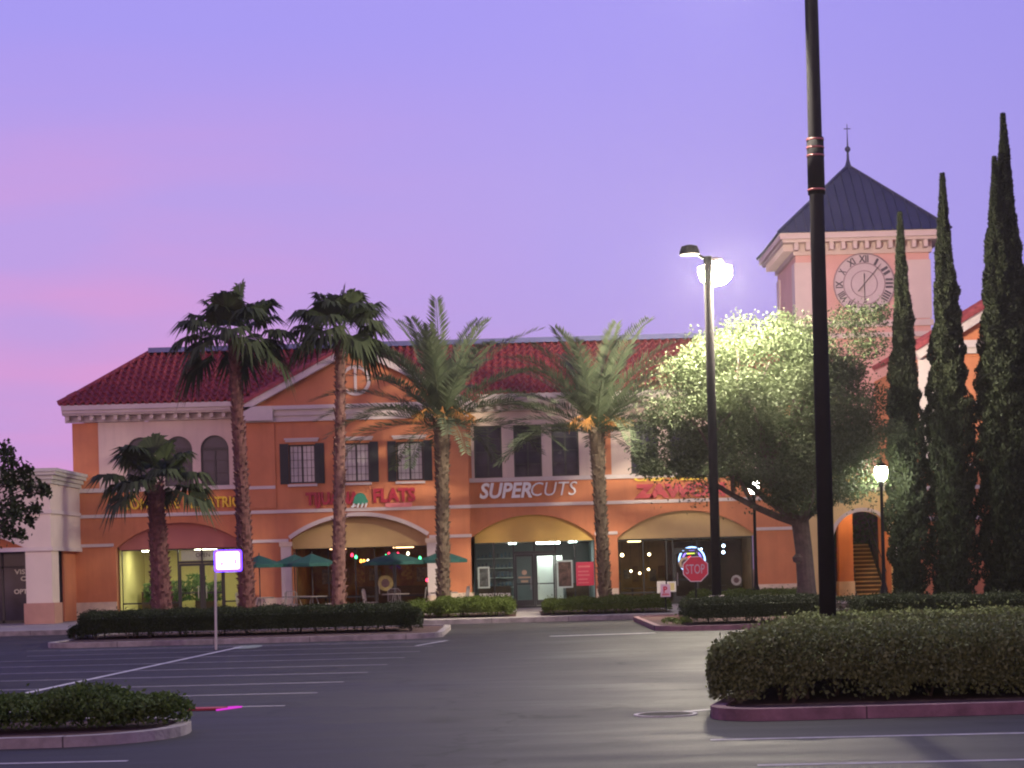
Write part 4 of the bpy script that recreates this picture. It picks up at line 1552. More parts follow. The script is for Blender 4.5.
# flash-lit sign on the thin post; its glare and violet bloom are emission
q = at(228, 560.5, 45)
GS = thing('flash_lit_sign', 'flash lit sign with painted violet bloom rim on a thin post in the parking lot', 'sign', (-7.02, 45, 0))
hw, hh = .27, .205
GR = emis('flash_bloom_rim', (.12, .04, 1.0), 5.0)
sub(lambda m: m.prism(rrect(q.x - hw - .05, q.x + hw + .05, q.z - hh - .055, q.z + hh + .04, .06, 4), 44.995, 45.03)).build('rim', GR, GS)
gp = sub(lambda m: m.prism(rrect(q.x - hw, q.x + hw, q.z - hh, q.z + hh, .05, 4), 44.975, 44.992)).build('panel', emis('flash_glare_panel', (.94, .84, 1.0), 2.6), GS)
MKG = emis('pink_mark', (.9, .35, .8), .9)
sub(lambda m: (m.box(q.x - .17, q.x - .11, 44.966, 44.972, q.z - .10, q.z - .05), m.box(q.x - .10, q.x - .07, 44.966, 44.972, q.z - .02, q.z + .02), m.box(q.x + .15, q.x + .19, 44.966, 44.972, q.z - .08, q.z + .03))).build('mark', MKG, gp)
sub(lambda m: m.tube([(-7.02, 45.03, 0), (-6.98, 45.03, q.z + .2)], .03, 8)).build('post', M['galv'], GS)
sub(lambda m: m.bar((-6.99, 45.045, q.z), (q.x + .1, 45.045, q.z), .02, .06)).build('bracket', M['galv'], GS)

# unidentified red/magenta streak, built as a strip with an emissive tip
RS = thing('red_magenta_strip', 'unidentified red streak with magenta tip built as a strip beside the near left bed', 'reflector strip', (-3.9, 24.9, 0))
sub(lambda m: m.slab([(-4.25, 24.68), (-3.80, 24.68), (-3.76, 24.95), (-4.2, 24.95)], .004, .03)).build('strip', mat('dull_red_strip', (.28, .02, .03), .6, .1), RS)
sub(lambda m: (m.bar((-3.84, 24.55, .015), (-3.60, 25.05, .015), .022, .02), m.bar((-3.82, 24.98, .015), (-3.64, 25.06, .015), .02, .02))).build('glowing_tip', emis('magenta_glow', (.85, .06, .80), .9), RS)

# manhole
q = (1.62, 22.0)
MH = thing('manhole_cover', 'round iron manhole cover with pale ring in the asphalt by the near hedge', 'manhole cover', (q[0], q[1], 0))
o_ = [(q[0] + .36 * math.cos(2 * math.pi * k / 28), q[1] + .36 * math.sin(2 * math.pi * k / 28)) for k in range(28)]
i_ = [(q[0] + .315 * math.cos(2 * math.pi * k / 28), q[1] + .315 * math.sin(2 * math.pi * k / 28)) for k in range(28)]
sub(lambda m: m.ring(o_, i_, -.01, .012)).build('ring', M['paintold'], MH)
sub(lambda m: m.slab(i_, -.01, .008)).build('lid', mat('iron_lid', (.022, .02, .02), .8, .3, 8.0, spec=.08), MH)
tag(sub(lambda m: m.sheet([(-6.45 + .32 * math.cos(2 * math.pi * k / 20), 46.2 + 1.1 * math.sin(2 * math.pi * k / 20)) for k in range(20)], .006)).build('utility_lid', mat('pale_lid', (.20, .24, .19), .6, .15, 6.0)), 'pale grey green utility lid in the asphalt right of the flash lit sign post', 'utility lid')

# ================================================================== patio furniture
UG = mat('green_umbrella_cloth', (.012, .075, .065), .8, .15, 4.0)
MET = mat('patio_metal', (.30, .28, .27), .4, .1, 5.0, metal=.5)


def umbrella(x, y, label, zt=2.42, hr=.90):
    U = thing('patio_umbrella', label, 'umbrella', (x, y, .15), 'green patio umbrellas')
    n = 8
    mb = MB()
    vs = [(x, y, zt)] + [(x + hr * math.cos(2 * math.pi * k / n), y + hr * math.sin(2 * math.pi * k / n), zt - .34) for k in range(n)] + [(x + hr * math.cos(2 * math.pi * k / n), y + hr * math.sin(2 * math.pi * k / n), zt - .46) for k in range(n)]
    fs = [(0, 1 + k, 1 + (k + 1) % n) for k in range(n)] + [(1 + k, 1 + n + k, 1 + n + (k + 1) % n, 1 + (k + 1) % n) for k in range(n)]
    mb.add(vs, fs)
    mb.build('canopy', UG, U)
    sub(lambda m: m.tube([(x, y, .16), (x, y, zt + .08)], .022, 8)).build('pole', M['black'], U)
    mb = MB()
    for k in range(n):
        a = 2 * math.pi * k / n
        mb.bar((x, y, zt - .04), (x + hr * .97 * math.cos(a), y + hr * .97 * math.sin(a), zt - .36), .015, .015)
    mb.build('rib_frame', M['black'], U)
    sub(lambda m: m.lathe([(.24, 0), (.24, .05), (.06, .10)], (x, y, .152), 14)).build('base', M['black'], U)


def table(x, y, label):
    T = thing('patio_table', label, 'table', (x, y, .15), 'patio tables')
    sub(lambda m: m.lathe([(.48, .70), (.50, .715), (.50, .74)], (x, y, .15), 20)).build('tabletop', MET, T)
    for k in range(3):
        a = 2.1 * k + .4
        sub(lambda m: m.bar((x + .10 * math.cos(a), y + .10 * math.sin(a), .84), (x + .36 * math.cos(a), y + .36 * math.sin(a), .152), .03, .03)).build('leg', MET, T)


def dup(o, loc, label=None):
    c = o.copy()
    COL.objects.link(c)
    c.location = loc
    if label: c['label'] = label
    for ch in list(o.children):
        d = ch.copy()
        COL.objects.link(d)
        d.parent = c
        for g in ch.children:
            h = g.copy()
            COL.objects.link(h)
            h.parent = d
    return c


def chair():
    T = thing('patio_chair', '', 'chair', (0, 0, 0), 'patio chairs')
    sub(lambda m: m.box(-.22, .22, -.21, .21, .43, .46)).build('seat', MET, T)
    mb = MB()
    mb.tube([(-.22, .22, .46), (-.22, .27, .86), (-.14, .28, .93), (.14, .28, .93), (.22, .27, .86), (.22, .22, .46)], .016, 6)
    for k in range(5):
        mb.bar((-.15 + k * .075, .225, .46), (-.15 + k * .075, .275, .92), .012, .02)
    mb.build('backrest', MET, T)
    for sx in (-1, 1):
        for sy in (-1, 1):
            sub(lambda m: m.tube([(sx * .19, sy * .18, .43), (sx * .23, sy * .22, .002)], .014, 6)).build('leg', MET, T)
    return T


ux = [(-9.4, 70.9, 'leftmost green patio umbrella, just right of the left tall palm trunk'), (-8.2, 71.6, 'green patio umbrella before the left arcade column'), (-7.45, 70.6, 'green patio umbrella just left of the right tall palm trunk'), (-4.5, 71.0, 'broad green patio umbrella under the coloured string lights'), (-2.75, 71.4, 'rightmost green patio umbrella, by the right arcade column')]
for i, (x, y, l) in enumerate(ux):
    umbrella(x, y, l, 2.42 if i != 3 else 2.40, .9 if i != 3 else 1.15)
tl = ['leftmost patio table, under the leftmost green umbrella', 'patio table under the umbrella before the left arcade column', 'patio table beside the right tall palm trunk', 'patio table below the coloured string lights', 'patio table by the right arcade column']
for (x, y, l), l2_ in zip(ux, tl):
    table(x + .02, y + .0, l2_)
CH = chair()
first = True
cspots = [(-9.9, 70.6, 1.2, 'patio chair left of the leftmost umbrella'), (-8.75, 71.2, -1.4, 'patio chair between the two leftmost umbrellas'), (-8.2, 70.75, 3.0, 'patio chair in front of the left arcade column'), (-6.75, 70.5, -1.6, 'patio chair just left of the right tall palm trunk'), (-5.35, 70.6, 1.4, 'patio chair left of the broad umbrella'), (-4.45, 70.1, 3.1, 'patio chair in front of the broad umbrella'), (-3.65, 71.1, -1.5, 'patio chair right of the broad umbrella'), (-2.1, 71.2, -1.3, 'patio chair right of the rightmost umbrella')]
for x, y, rz, l in cspots:
    c = CH if first else dup(CH, (0, 0, 0))
    first = False
    c.location = (x, y, .15)
    c.rotation_euler = (0, 0, rz)
    c['label'] = l


# ================================================================== vegetation
def hedge(name, label, cat, x0, x1, y0, y1, z0, z1, n, leaf, m, r=.35, seed=1, core=True, twigs=True, wav=.05, group=None, gap=None, asp=.55, shear=(0, 0), cin=.16):
    rng = np.random.default_rng(seed)
    H = thing(name, label, cat, ((x0 + x1) / 2, (y0 + y1) / 2, z0), group)
    sx, sy, sz = x1 - x0, y1 - y0, z1 - z0
    # sample the shell of a rounded box: front, back, ends and top
    A = np.array([sx * sz * 1.6, sx * sz * .5, sy * sz, sy * sz * .8, sx * sy * (.5 if sy > 4 else 1.0)])
    cnt = (n * A / A.sum()).astype(int)
    pts = []
    for i, c in enumerate(cnt):
        u, v = rng.random(c), rng.random(c)
        if i == 0: p = np.stack([x0 + u * sx, np.full(c, y0), z0 + .06 + v * (sz - .06)], 1)
        elif i == 1: p = np.stack([x0 + u * sx, np.full(c, y1), z0 + .06 + v * (sz - .06)], 1)
        elif i == 2: p = np.stack([np.full(c, x0), y0 + u * sy, z0 + .06 + v * (sz - .06)], 1)
        elif i == 3: p = np.stack([np.full(c, x1), y0 + u * sy, z0 + .06 + v * (sz - .06)], 1)
        else: p = np.stack([x0 + u * sx, y0 + v * sy, np.full(c, z1)], 1)
        pts.append(p)
    P_ = np.concatenate(pts)
    # round the corners (in plan and against the top edge)
    q = P_.copy()
    cx0, cx1, cy0, cy1 = x0 + r, x1 - r, y0 + r, y1 - r
    rt = min(r, sz * .4)
    cen = np.stack([np.clip(q[:, 0], cx0, cx1), np.clip(q[:, 1], cy0, cy1), np.minimum(q[:, 2], z1 - rt)], 1)
    d = q - cen
    sc_ = np.array([r, r, rt])
    e = d / sc_
    L = np.linalg.norm(e, axis=1, keepdims=True)
    q = np.where(L > 1, cen + e / np.maximum(L, 1e-6) * sc_, q)
    d = q - cen
    L = np.linalg.norm(d, axis=1, keepdims=True)
    # lumps
    lump = (np.sin(q[:, 0] * 2.1 + seed) * np.cos(q[:, 1] * 2.7 + seed * 2) + .6 * np.sin(q[:, 0] * 5.3 + q[:, 2] * 4 + seed) + .5 * np.sin(q[:, 0] * 9.1 - q[:, 1] * 7.7))
    nrm = d / np.maximum(L, 1e-6)
    depth = np.abs(rng.normal(size=(len(q), 1))) * .06
    q = q + nrm * (lump[:, None] * wav) - nrm * depth + rng.normal(size=q.shape) * .015
    # a few shoots standing out of the top
    k = max(4, len(q) // 70)
    ii = rng.choice(len(q), k, replace=False)
    q[ii] += nrm[ii] * rng.random((k, 1)) * .10 + np.array([0, 0, .04])
    # bare patches near the ground
    if gap:
        g = np.zeros(len(q), bool)
        for ga, gb, gz in gap:
            g |= (q[:, 0] > ga) & (q[:, 0] < gb) & (q[:, 2] < z0 + gz) & (rng.random(len(q)) < .85)
        q = q[~g]
    low = (q[:, 2] < z0 + .16) & (rng.random(len(q)) < .55)
    q = q[~low]
    shx = lambda P: np.stack([P[:, 0] + shear[0] * (P[:, 1] - y0), P[:, 1] + shear[1] * (P[:, 0] - x1), P[:, 2]], 1)
    V, F = leafcloud(shx(q), leaf, asp, rng=rng)
    mb = MB()
    if core:
        c = cin
        ins = rrect(x0 + c, x1 - c, y0 + c, y1 - c, max(.05, r - c), 4)
        nv = len(V)
        if not gap:
            mb.slab(ins, z0 + .14, z1 - c)
        else:
            xs = x0 + c
            for ga, gb, gz in sorted(gap):
                if ga > xs: mb.box(xs, ga, y0 + c, y1 - c, z0 + .14, z1 - c)
                mb.box(max(ga, xs), gb, y0 + c, y1 - c, z0 + gz + .06, z1 - c)
                xs = gb
            if xs < x1 - c: mb.box(xs, x1 - c, y0 + c, y1 - c, z0 + .14, z1 - c)
        F2 = [list(f) for f in F] + [[i + nv for i in f] for f in mb.f]
        V = np.concatenate([V, shx(np.array([tuple(v) for v in mb.v]))])
        F = F2
    finish('foliage', V, F, m, H)
    if twigs and name != 'low_shrub':
        for k in range(int(sx / .38) + 2):
            x = x0 + .25 + (sx - .5) * rng.random()
            y = y0 + .2 + min(1.5, sy - .4) * rng.random()
            x, y = x + shear[0] * (y - y0), y + shear[1] * (x - x1)
            mb = MB()
            for j in range(3):
                mb.tube([(x, y, z0 - .03), (x + rng.normal() * .08, y + rng.normal() * .06, z0 + .3), (x + rng.normal() * .16, y + rng.normal() * .1, z0 + sz * .7)], [.016, .011, .006], 5)
            mb.build('stem', M['twig'], H)
    return H


hedge('hedge', 'long dark clipped hedge on the left island behind the flash lit sign', 'hedge', -11.75, -3.0, 51.6, 54.6, .12, .80, 46000, .055, M['hedge'], .22, 3)
hedge('hedge', 'small dark round bush at the right end of the left hedge', 'bush', -3.2, -2.58, 51.7, 53.0, .12, .72, 4000, .055, M['hedge'], .28, 4)
hedge('hedge', 'low dark creeper tuft at the left end of the left hedge', 'bush', -12.15, -11.6, 51.8, 53.2, .10, .48, 1100, .09, M['hedge'], .25, 5)
hedge('hedge', 'light green low hedge left of the salon door', 'hedge', -2.75, -.20, 62.4, 65.8, .16, .72, 16000, .065, M['hedgeb'], .4, 6, wav=.09)
hedge('hedge', 'light green loose bush at the foot of the left date palm', 'bush', -3.75, -2.6, 63.0, 66, .16, .62, 5000, .07, M['hedgeb'], .4, 61, wav=.10)
hedge('hedge', 'light green low hedge right of the salon door under the right date palm', 'hedge', .80, 4.90, 62.4, 65.8, .16, .64, 20000, .065, M['hedgeb'], .4, 7, wav=.05)
hedge('hedge', 'dark boxy hedge before the corner restaurant at the lot lamp pole foot', 'hedge', 4.40, 7.95, 50.6, 53.4, .12, .76, 24000, .055, M['hedge'], .2, 8, wav=.03)
hedge('hedge', 'sparse gappy hedge between the boxy hedges in front of the arch', 'hedge', 7.95, 9.0, 51.6, 52.8, .12, .70, 2200, .055, M['hedge'], .2, 9, core=False)
hedge('hedge', 'dark hedge in front of the first two cypresses', 'hedge', 9.0, 10.9, 51.0, 53.4, .12, .70, 13000, .055, M['hedge'], .2, 10, wav=.03)
hedge('hedge', 'dark green hedge running right to the picture edge below the cypresses', 'hedge', 10.9, 15.5, 51.2, 53.6, .12, .66, 20000, .055, M['hedge'], .2, 12, wav=.03)
hedge('hedge', 'bright low hedge under the corner restaurant window behind the boxy hedge', 'hedge', 5.6, 9.6, 62.6, 65.4, .16, .74, 15000, .065, M['hedgeb'], .35, 11, wav=.06)
hedge('hedge', 'low ground cover at the left tip of the middle island', 'bush', 3.8, 4.5, 50.3, 52.0, .12, .28, 900, .08, M['hedgeb'], .2, 13, core=False, twigs=False)
hedge('hedge', 'big near grey green hedge on the right island around the tall lamp pole', 'hedge', 1.98, 9.0, 21.65, 29.6, .12, .90, 190000, .055, M['hedgen'], .65, 14, wav=.025, gap=[(2.7, 2.95, .20), (3.15, 3.75, .26), (4.3, 4.7, .18)], asp=.6, shear=(.24, 0), cin=.40)


def shrub_bed():
    for i, (x, y, r_, h, l) in enumerate(((-5.40, 21.3, .62, .36, 'leafy low shrub at the left frame edge of the near left bed'), (-4.75, 21.35, .56, .40, 'leafy low shrub in the middle of the near left bed, tallest one'), (-4.18, 21.4, .46, .32, 'leafy low shrub at the right tip of the near left bed'), (-6.2, 21.2, .65, .38, 'leafy low shrub outermost on the near left bed'))):
        hedge('low_shrub', l, 'shrub', x - r_, x + r_, y - r_, y + r_, .08, .08 + h, 6500, .06, M['hedgeb2'], r_ * .9, 30 + i, wav=.06, twigs=False, group='low shrubs in the near left bed', cin=.2)


M['hedgeb2'] = leafmat('low_shrub_leaf', (.030, .060, .014), (.10, .145, .035), .25)
shrub_bed()


# ---- palms
def palm_trunk(mb, pts, rad, boots=0, rng=None, bsize=.16):
    mb.tube(pts, rad, 14)
    if boots:
        P0 = [Vector(p) for p in pts]
        seg = len(P0) - 1
        for k in range(boots):
            t = (k + .5) / boots * seg
            i = min(int(t), seg - 1)
            f = t - i
            c = P0[i].lerp(P0[i + 1], f)
            r_ = rad[i] * (1 - f) + rad[i + 1] * f
            a = k * 2.399 + rng.normal() * .2
            o = Vector((math.cos(a), math.sin(a), 0))
            s = Vector((-math.sin(a), math.cos(a), 0))
            w = bsize * rng.uniform(.6, 1.1)
            b = c + o * r_ * .92
            tip = c + o * (r_ + bsize * .45 * rng.uniform(.6, 1.4)) + Vector((0, 0, bsize * rng.uniform(.6, 1.4)))
            mb.add([b - s * w * .5, b + s * w * .5, tip + s * w * .28, tip - s * w * .28, b + Vector((0, 0, bsize * .9))], [(0, 1, 2, 3), (3, 2, 4), (0, 3, 4), (1, 4, 2)])


def fan_palm(label, base, top, rb, rt, nf, pet, fan, seed, el_lo=-45, bend=0.0, dead=4, boots=260, bark='palmbark'):
    rng = np.random.default_rng(seed)
    base, top = Vector(base), Vector(top)
    T = thing('fan_palm', label, 'palm tree', base)
    mid = base.lerp(top, .5) + Vector((bend, 0, 0))
    pts = [base, base.lerp(mid, .5), mid, mid.lerp(top, .5), top]
    mb = MB()
    palm_trunk(mb, pts, [rb * 1.15, rb, (rb + rt) / 2, rt, rt * .95], boots, rng)
    mb.build('trunk', M[bark], T)
    V, F = [], []

    def frond(az, el, pl, fl, droop):
        d = Vector((math.cos(az) * math.cos(el), math.sin(az) * math.cos(el), math.sin(el)))
        side = Vector((-math.sin(az), math.cos(az), 0))
        nr = side.cross(d).normalized() * -1
        if nr.z < 0: nr = -nr
        p0 = top + Vector((0, 0, rng.uniform(-.35, .1))) + d * .1
        p1 = p0 + d * pl + Vector((0, 0, -.10 * pl))
        b = len(V)
        w = .025
        V.extend([p0 - side * w, p0 + side * w, p1 + side * w * .7, p1 - side * w * .7])
        F.append([b, b + 1, b + 2, b + 3])
        d2 = (d + Vector((0, 0, -.25 * droop))).normalized()
        nr = side.cross(d2)
        if nr.z < 0: nr = -nr
        ns = 34
        for k in range(ns):
            a = (k / (ns - 1) - .5) * R(235) + rng.normal() * .03
            u = (d2 * math.cos(a) + side * math.sin(a)).normalized()
            cup = .25 * abs(math.sin(a))
            u = (u + nr * cup).normalized()
            L = fl * (1 - .22 * abs(a) / R(118)) * rng.uniform(.88, 1.08)
            s2 = u.cross(nr).normalized()
            m1 = p1 + u * L * .58 - nr * .02
            tip = p1 + u * L + Vector((0, 0, -L * (.20 + .35 * droop * rng.uniform(.5, 1.4))))
            w1 = L * .068
            b = len(V)
            V.extend([p1 - s2 * .008, p1 + s2 * .008, m1 + s2 * w1, m1 - s2 * w1, tip])
            F.append([b, b + 1, b + 2, b + 3])
            F.append([b + 3, b + 2, b + 4])

    for k in range(nf):
        f = (k + .5) / nf
        el = R(82 - (82 - el_lo) * f ** .9)
        frond(k * 2.399 + rng.normal() * .25, el + rng.normal() * .08, pet * rng.uniform(.8, 1.15), fan * 1.18 * rng.uniform(.85, 1.1), .5 + f)
    finish('crown', np.array([tuple(v) for v in V]), F, M['fan'], T)
    return T


fan_palm('tall left fan palm with reddish ragged trunk before the clinic shopfront', (-9.18, 66, .15), (-9.43, 66, 9.75), .25, .18, 23, 1.25, .98, 21, -22, .03, boots=330, bark='palmred')
fan_palm('tall fan palm with pale slender trunk in front of the patio gable', (-6.15, 66.3, .15), (-5.80, 66.3, 9.95), .21, .16, 26, 1.0, .95, 22, -14, .0, boots=220)
fan_palm('short fan palm with thick reddish trunk in front of the clinic shopfront', (-11.52, 63, .15), (-11.64, 63, 4.7), .31, .25, 21, 1.15, .88, 23, -8, .0, boots=200, bark='palmred')


def date_palm(label, base, top, rb, rt, nf, L, seed, fruit):
    rng = np.random.default_rng(seed)
    base, top = Vector(base), Vector(top)
    T = thing('date_palm', label, 'palm tree', base)
    mid = base.lerp(top, .5)
    mb = MB()
    palm_trunk(mb, [base, base.lerp(top, .25), mid, base.lerp(top, .8), top], [rb * 1.1, rb, rb, rt, rt * 1.25], 330, rng, .15)
    mb.build('trunk', M['datebark'], T)
    V, F = [], []
    for k in range(nf):
        f = (k + .5) / nf
        az = k * 2.399 + rng.normal() * .2
        el = R(84 - 80 * f ** .8) + rng.normal() * .07
        ln = L * rng.uniform(.85, 1.1) * (1.0 if f > .2 else .9)
        h = Vector((math.cos(az), math.sin(az), 0))
        side = Vector((-math.sin(az), math.cos(az), 0))
        p = top + Vector((0, 0, .3 - .55 * f)) + h * .14
        n = 20
        e = el
        pts, dirs = [p.copy()], []
        for j in range(n):
            e -= R(.8 + 4.2 * (j / n) * (.30 + .70 * math.cos(el)))
            e = max(e, -R(48))
            d = h * math.cos(e) + Vector((0, 0, math.sin(e)))
            p = p + d * (ln / n)
            pts.append(p.copy())
            dirs.append(d)
        dirs.append(dirs[-1])
        for j in range(n):
            w = .03 * (1 - j / n) + .006
            b = len(V)
            V.extend([pts[j] - side * w, pts[j] + side * w, pts[j + 1] + side * w * .9, pts[j + 1] - side * w * .9])
            F.append([b, b + 1, b + 2, b + 3])
        nl = 44
        for q in range(3, nl):
            t = q / nl * n
            j = min(int(t), n - 1)
            c = pts[j].lerp(pts[j + 1], t - j)
            d = dirs[j]
            up = side.cross(d).normalized()
            if up.z < 0: up = -up
            s_ = q / nl
            ll = .66 * math.sin(math.pi * (.12 + .80 * s_)) ** .6 * rng.uniform(.85, 1.1)
            for sg in (-1, 1):
                u = (d * (.62 + .35 * s_) + side * sg * .78 + up * rng.uniform(.12, .5)).normalized()
                tip = c + u * ll + Vector((0, 0, -.05 * ll))
                wv = u.cross(up).normalized() * .034
                m1 = c + u * ll * .45
                b = len(V)
                V.extend([c - wv * .5, m1 - wv, tip, m1 + wv])
                F.append([b, b + 1, b + 2, b + 3])
    finish('crown', np.array([tuple(v) for v in V]), F, M['date'], T)
    for k in range(fruit):
        az = -math.pi / 2 + (k - (fruit - 1) / 2) * .75 + rng.normal() * .12
        h = Vector((math.cos(az), math.sin(az), 0))
        mb = MB()
        p0 = top + Vector((0, 0, .05))
        p1 = p0 + h * .6 + Vector((0, 0, .38))
        p2 = p0 + h * 1.05 + Vector((0, 0, .12))
        mb.tube([p0, p1, p2], [.035, .03, .02], 6)
        for j in range(26):
            a = p1.lerp(p2, rng.random())
            mb.tube([a, a + Vector((rng.normal() * .15, rng.normal() * .15, -.1 - rng.random() * .3)) + h * .15], [.012, .009], 4)
        mb.build('fruit_stalk', M['datefruit'], T)
    return T


date_palm('left date palm with feathery crown right of the patio gable', (-2.63, 68, .15), (-2.52, 68, 6.9), .21, .23, 50, 4.5, 41, 5)
date_palm('right date palm with feathery crown before the white lettered salon', (3.02, 68, .15), (2.86, 68, 6.5), .20, .22, 48, 4.4, 42, 4)


# ---- cypress
def cypress(label, base, H, rad, n, seed, tips=((0, 0, 1.0),), lean=0.0):
    rng = np.random.default_rng(seed)
    T = thing('cypress', label, 'cypress tree', base, None)
    bx, by, bz = base
    allC, allU = [], []
    mb = MB()
    for tx, ty, fr in tips:
        nn_ = int(n * (1.0 if fr == 1.0 else .55))
        t = rng.random(nn_) ** .85
        prof = np.where(t < .12, .80 + .2 * t / .12, np.where(t < .45, 1.0, 1.0))
        taper = np.clip((1 - t) / .62, 0, 1) ** 1.05
        r_ = rad * prof * np.minimum(taper, 1.0) + .03
        a = rng.random(nn_) * 2 * math.pi
        lump = .13 * np.sin(a * 3 + t * 19 + seed) + .11 * np.sin(a * 5 - t * 31) + .12 * np.sin(t * 64 + a * 2 + 2 * np.sin(a * 3)) + .08 * np.sin(t * 131 - a * 4)
        rr = r_ * (1 + lump) * (1 - np.abs(rng.normal(size=nn_)) * .10)
        hz = .12 + t * (H * fr - .12)
        cx = bx + tx * np.minimum(1, t * 1.6) + lean * t
        cy = by + ty * np.minimum(1, t * 1.6)
        allC.append(np.stack([cx + rr * np.cos(a), cy + rr * np.sin(a), bz + hz], 1))
        allU.append(np.stack([np.cos(a) * .45, np.sin(a) * .45, np.ones(nn_) * 1.0], 1))
        pts, rs = [], []
        for k in range(15):
            tt = k / 14
            pts.append((bx + tx * min(1, tt * 1.6) + lean * tt, by + ty * min(1, tt * 1.6), bz + .15 + tt * (H * fr - .4)))
            rs.append(max(.01, rad * .64 * min(1, (max(0, 1 - tt) / .62) ** 1.05)))
        mb.tube(pts, rs, 12)
    C, U_ = np.concatenate(allC), np.concatenate(allU)
    V, F = leafcloud(C, .15, .40, U_, 1.2, rng)
    nv = len(V)
    V = np.concatenate([V, np.array([tuple(v) for v in mb.v])])
    F = [list(f) for f in F] + [[i + nv for i in f] for f in mb.f]
    finish('crown', V, F, M['cyp'], T)
    sub(lambda m: m.tube([(bx, by, bz - .02), (bx, by, bz + 1.2)], [.14, .10], 8)).build('trunk', M['bark'], T)


cypress('slimmest cypress, leftmost of the three, beside the lit lantern', (12.42, 62, .15), 12.5, .56, 34000, 51, lean=.02)
cypress('middle cypress of the three with a single thin tip', (13.84, 62, .15), 13.7, .69, 44000, 52, lean=-.02)
cypress('largest cypress at the right edge with twin tips', (15.70, 62, .15), 15.55, .86, 56000, 53, tips=((.10, 0, 1.0), (-.26, -.2, .91)))


# ---- broadleaf trees
def branch(mb, p, d, L, r, depth, rng, ends):
    n = 4
    pts, rs = [p], [r]
    q = p.copy()
    dd = d.copy()
    for k in range(n):
        dd = (dd + Vector((rng.normal() * .14, rng.normal() * .14, .04))).normalized()
        q = q + dd * (L / n)
        pts.append(q.copy())
        rs.append(r * (1 - .45 * (k + 1) / n))
    mb.tube(pts, rs, 8 if r > .06 else 5)
    if depth == 0:
        ends.append(q)
        return
    for k in range(3):
        a = rng.random() * 6.28
        s = Vector((math.cos(a), math.sin(a), .15 + .5 * rng.random()))
        branch(mb, pts[2 + (k % 2) + (k // 2)] if k < 2 else q, (dd * .7 + s * .7).normalized(), L * .68, r * .52, depth - 1, rng, ends)
    ends.append(q)


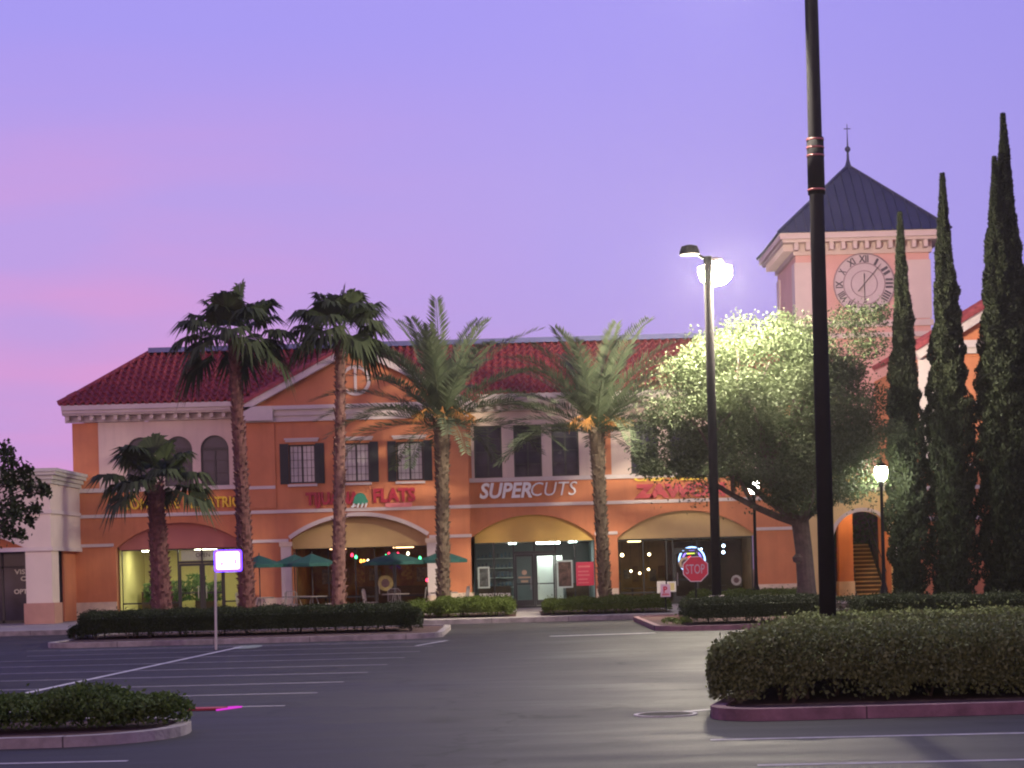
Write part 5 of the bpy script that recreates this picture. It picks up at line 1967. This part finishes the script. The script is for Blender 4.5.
def oak():
    rng = np.random.default_rng(77)
    bx, by = 9.15, 62.0
    T = thing('oak_tree', 'broad leafy oak lit by the lot lamp, hiding the right shop signs', 'tree', (bx, by, .15))
    mb = MB()
    t0 = Vector((bx, by, .10))
    pts = [t0, Vector((bx, by, 1.0)), Vector((bx - .05, by, 2.0)), Vector((bx - .15, by, 3.0))]
    mb.tube(pts, [.36, .29, .27, .28], 14)
    mb.lathe([(.05, -.16), (.18, -.08), (.2, .05), (.1, .16)], (bx - .24, by - .12, 1.75), 8)
    ends = []
    fork = pts[-1]
    for d, L, r in ((Vector((-.9, -.2, .75)), 3.2, .17), (Vector((-.25, .3, 1)), 3.0, .19), (Vector((.45, -.2, 1)), 2.8, .17), (Vector((-.6, .5, .6)), 3.2, .13), (Vector((.6, .6, .6)), 2.6, .12), (Vector((-1, -.5, .35)), 3.4, .13), (Vector((.1, -.8, .7)), 2.6, .13)):
        branch(mb, fork - Vector((0, 0, .15)), d.normalized(), L, r, 2, rng, ends)
    mb.build('trunk', M['bark'], T)
    # crown: lobes spread over an uneven flattened dome
    C = []
    cen = np.array([7.95, 62.0, 6.15])
    ext = np.array([3.75, 3.3, 3.1])
    lob = []
    while len(lob) < 74:
        v = rng.normal(size=3)
        v /= np.linalg.norm(v)
        rr = rng.uniform(.55, .97)
        p = cen + v * ext * rr
        if p[2] < 3.7 + .28 * max(0, 7.0 - p[0]): continue
        if p[0] < 5.6 and p[2] > 8.0 - (5.6 - p[0]) * .6: continue
        lob.append((p, rng.uniform(.55, 1.0)))
    for px, py, rr in ((655, 455, .75), (670, 410, .8), (690, 370, .8), (720, 350, .75), (650, 468, .5), (690, 468, .5), (745, 330, .7), (780, 325, .65), (815, 330, .65), (850, 320, .7), (875, 315, .55), (868, 345, .7), (870, 400, .8), (860, 450, .75), (700, 400, .9), (730, 466, .6), (760, 470, .7), (800, 480, .7), (840, 490, .6), (870, 480, .6), (740, 400, 1.), (790, 380, 1.), (830, 390, 1.), (790, 440, 1.), (740, 440, 1.), (890, 430, .5), (795, 502, .55), (815, 505, .5), (780, 480, .8), (810, 478, .8), (660, 474, .45), (715, 474, .5), (745, 480, .5), (775, 495, .5), (800, 492, .6), (825, 497, .5), (850, 492, .55), (690, 440, .9), (760, 430, 1.), (820, 440, .9), (850, 410, .8), (720, 440, .9), (790, 470, .8), (830, 465, .8)):
        p = at(px, py, 61.0 + rng.normal() * .8)
        lob.append((np.array(p), rr))
    for p, rr in lob:
        n = int(1350 * rr * rr) + 260
        v = rng.normal(size=(n, 3))
        v /= np.linalg.norm(v, axis=1, keepdims=True)
        q = p + v * (rr * rng.random((n, 1)) ** .4) * np.array([1, 1, .72])
        C.append(q)
        # ragged outer twigs
        m_ = int(n * .12)
        v2 = rng.normal(size=(m_, 3))
        v2 /= np.linalg.norm(v2, axis=1, keepdims=True)
        C.append(p + v2 * rr * rng.uniform(1.0, 1.35, (m_, 1)) * np.array([1, 1, .8]))
    for e in ends:
        C.append(np.array(e) + rng.normal(size=(90, 3)) * .32)
    # hanging twigs along the lower edge
    for px in (655, 668, 690, 712, 735, 752, 775, 800, 850, 872):
        p = np.array(at(px, 480 if px < 745 else 492, 60.6))
        tt = rng.random((50, 1))
        C.append(p + np.array([0, 0, -.75]) * tt * rng.uniform(.5, 1.2) + rng.normal(size=(50, 3)) * .09)
    C = np.concatenate(C)
    C = C[C[:, 2] > 2.75]
    C = C[~((C[:, 0] < 6.9) & (C[:, 2] < 4.42) & (rng.random(len(C)) < .82))]
    V, F = leafcloud(C, .105, .5, rng=rng)
    finish('crown', V, F, M['oak'], T)


oak()


def small_tree():
    rng = np.random.default_rng(88)
    bx, by = -12.05, 41.5
    T = thing('young_tree', 'dark leafy branches of a young tree reaching in from the left edge', 'tree', (bx, by, .1))
    mb = MB()
    ends = []
    mb.tube([(bx, by, .05), (bx + .05, by, 1.2), (bx, by, 2.3)], [.12, .09, .08], 10)
    for d in (Vector((.8, -.1, .55)), Vector((.5, .4, .9)), Vector((-.6, .2, .8)), Vector((-.2, -.6, .9)), Vector((.75, -.3, .15)), Vector((0.1, .1, 1))):
        branch(mb, Vector((bx, by, 2.2)), d.normalized(), 1.35, .05, 1, rng, ends)
    C = []
    for px, py, rr in ((8, 460, .25), (4, 450, .2), (30, 487, .26), (44, 490, .20), (15, 510, .30), (35, 508, .18), (6, 530, .25), (10, 480, .25), (24, 470, .2), (-20, 480, .5), (-40, 450, .6), (-60, 500, .6), (-30, 520, .5), (-80, 470, .6), (-60, 430, .5), (30, 520, .14), (20, 535, .15)):
        p = at(px, py, by + rng.normal() * .25)
        n = int(900 * rr ** 1.3)
        C.append(np.array(p) + rng.normal(size=(n, 3)) * rr * .42)
        mb.tube([Vector((bx + .3, by, 2.9)).lerp(p, .3), Vector((bx + .3, by, 2.9)).lerp(p, .7) + Vector((0, 0, .08)), p], [.02, .012, .006], 5)
    for e in ends:
        C.append(np.array(e) + rng.normal(size=(60, 3)) * .15)
    mb.build('trunk', M['bark'], T)
    V, F = leafcloud(np.concatenate(C), .115, .7, rng=rng)
    finish('crown', V, F, M['hedge'], T)


small_tree()
for i, (x, y, h, l) in enumerate(((14.2, 84.5, 3.2, 'leafy green shrub seen through the arch beyond the stair'),)):
    rng = np.random.default_rng(99)
    T = thing('shrub', l, 'shrub', (x, y, .15))
    C = rng.normal(size=(1600, 3)) * np.array([1.1, .6, .75]) + np.array([x, y, 2.6])
    V, F = leafcloud(C[C[:, 2] > .3], .2, .5, rng=rng)
    finish('crown', V, F, M['hedgeb'], T)
    sub(lambda m: m.tube([(x, y, .13), (x, y, 2.2)], [.08, .05], 8)).build('trunk', M['bark'], T)

# ================================================================== thin haze added for the lens halo round the lamps
HZ = bpy.data.materials.new('halo_haze')
HZ.use_nodes = True
ht = HZ.node_tree
for n in list(ht.nodes):
    ht.nodes.remove(n)
hv = N(ht, 'ShaderNodeVolumePrincipled')
hv.inputs['Density'].default_value = .00024
hv.inputs['Color'].default_value = (.92, .92, .95, 1)
hv.inputs['Anisotropy'].default_value = .82
ho = N(ht, 'ShaderNodeOutputMaterial')
ht.links.new(hv.outputs[0], ho.inputs['Volume'])
tag(sub(lambda m: m.box(-310, 310, -70, 430, -1, 23)).build('haze', HZ), kind='stuff')
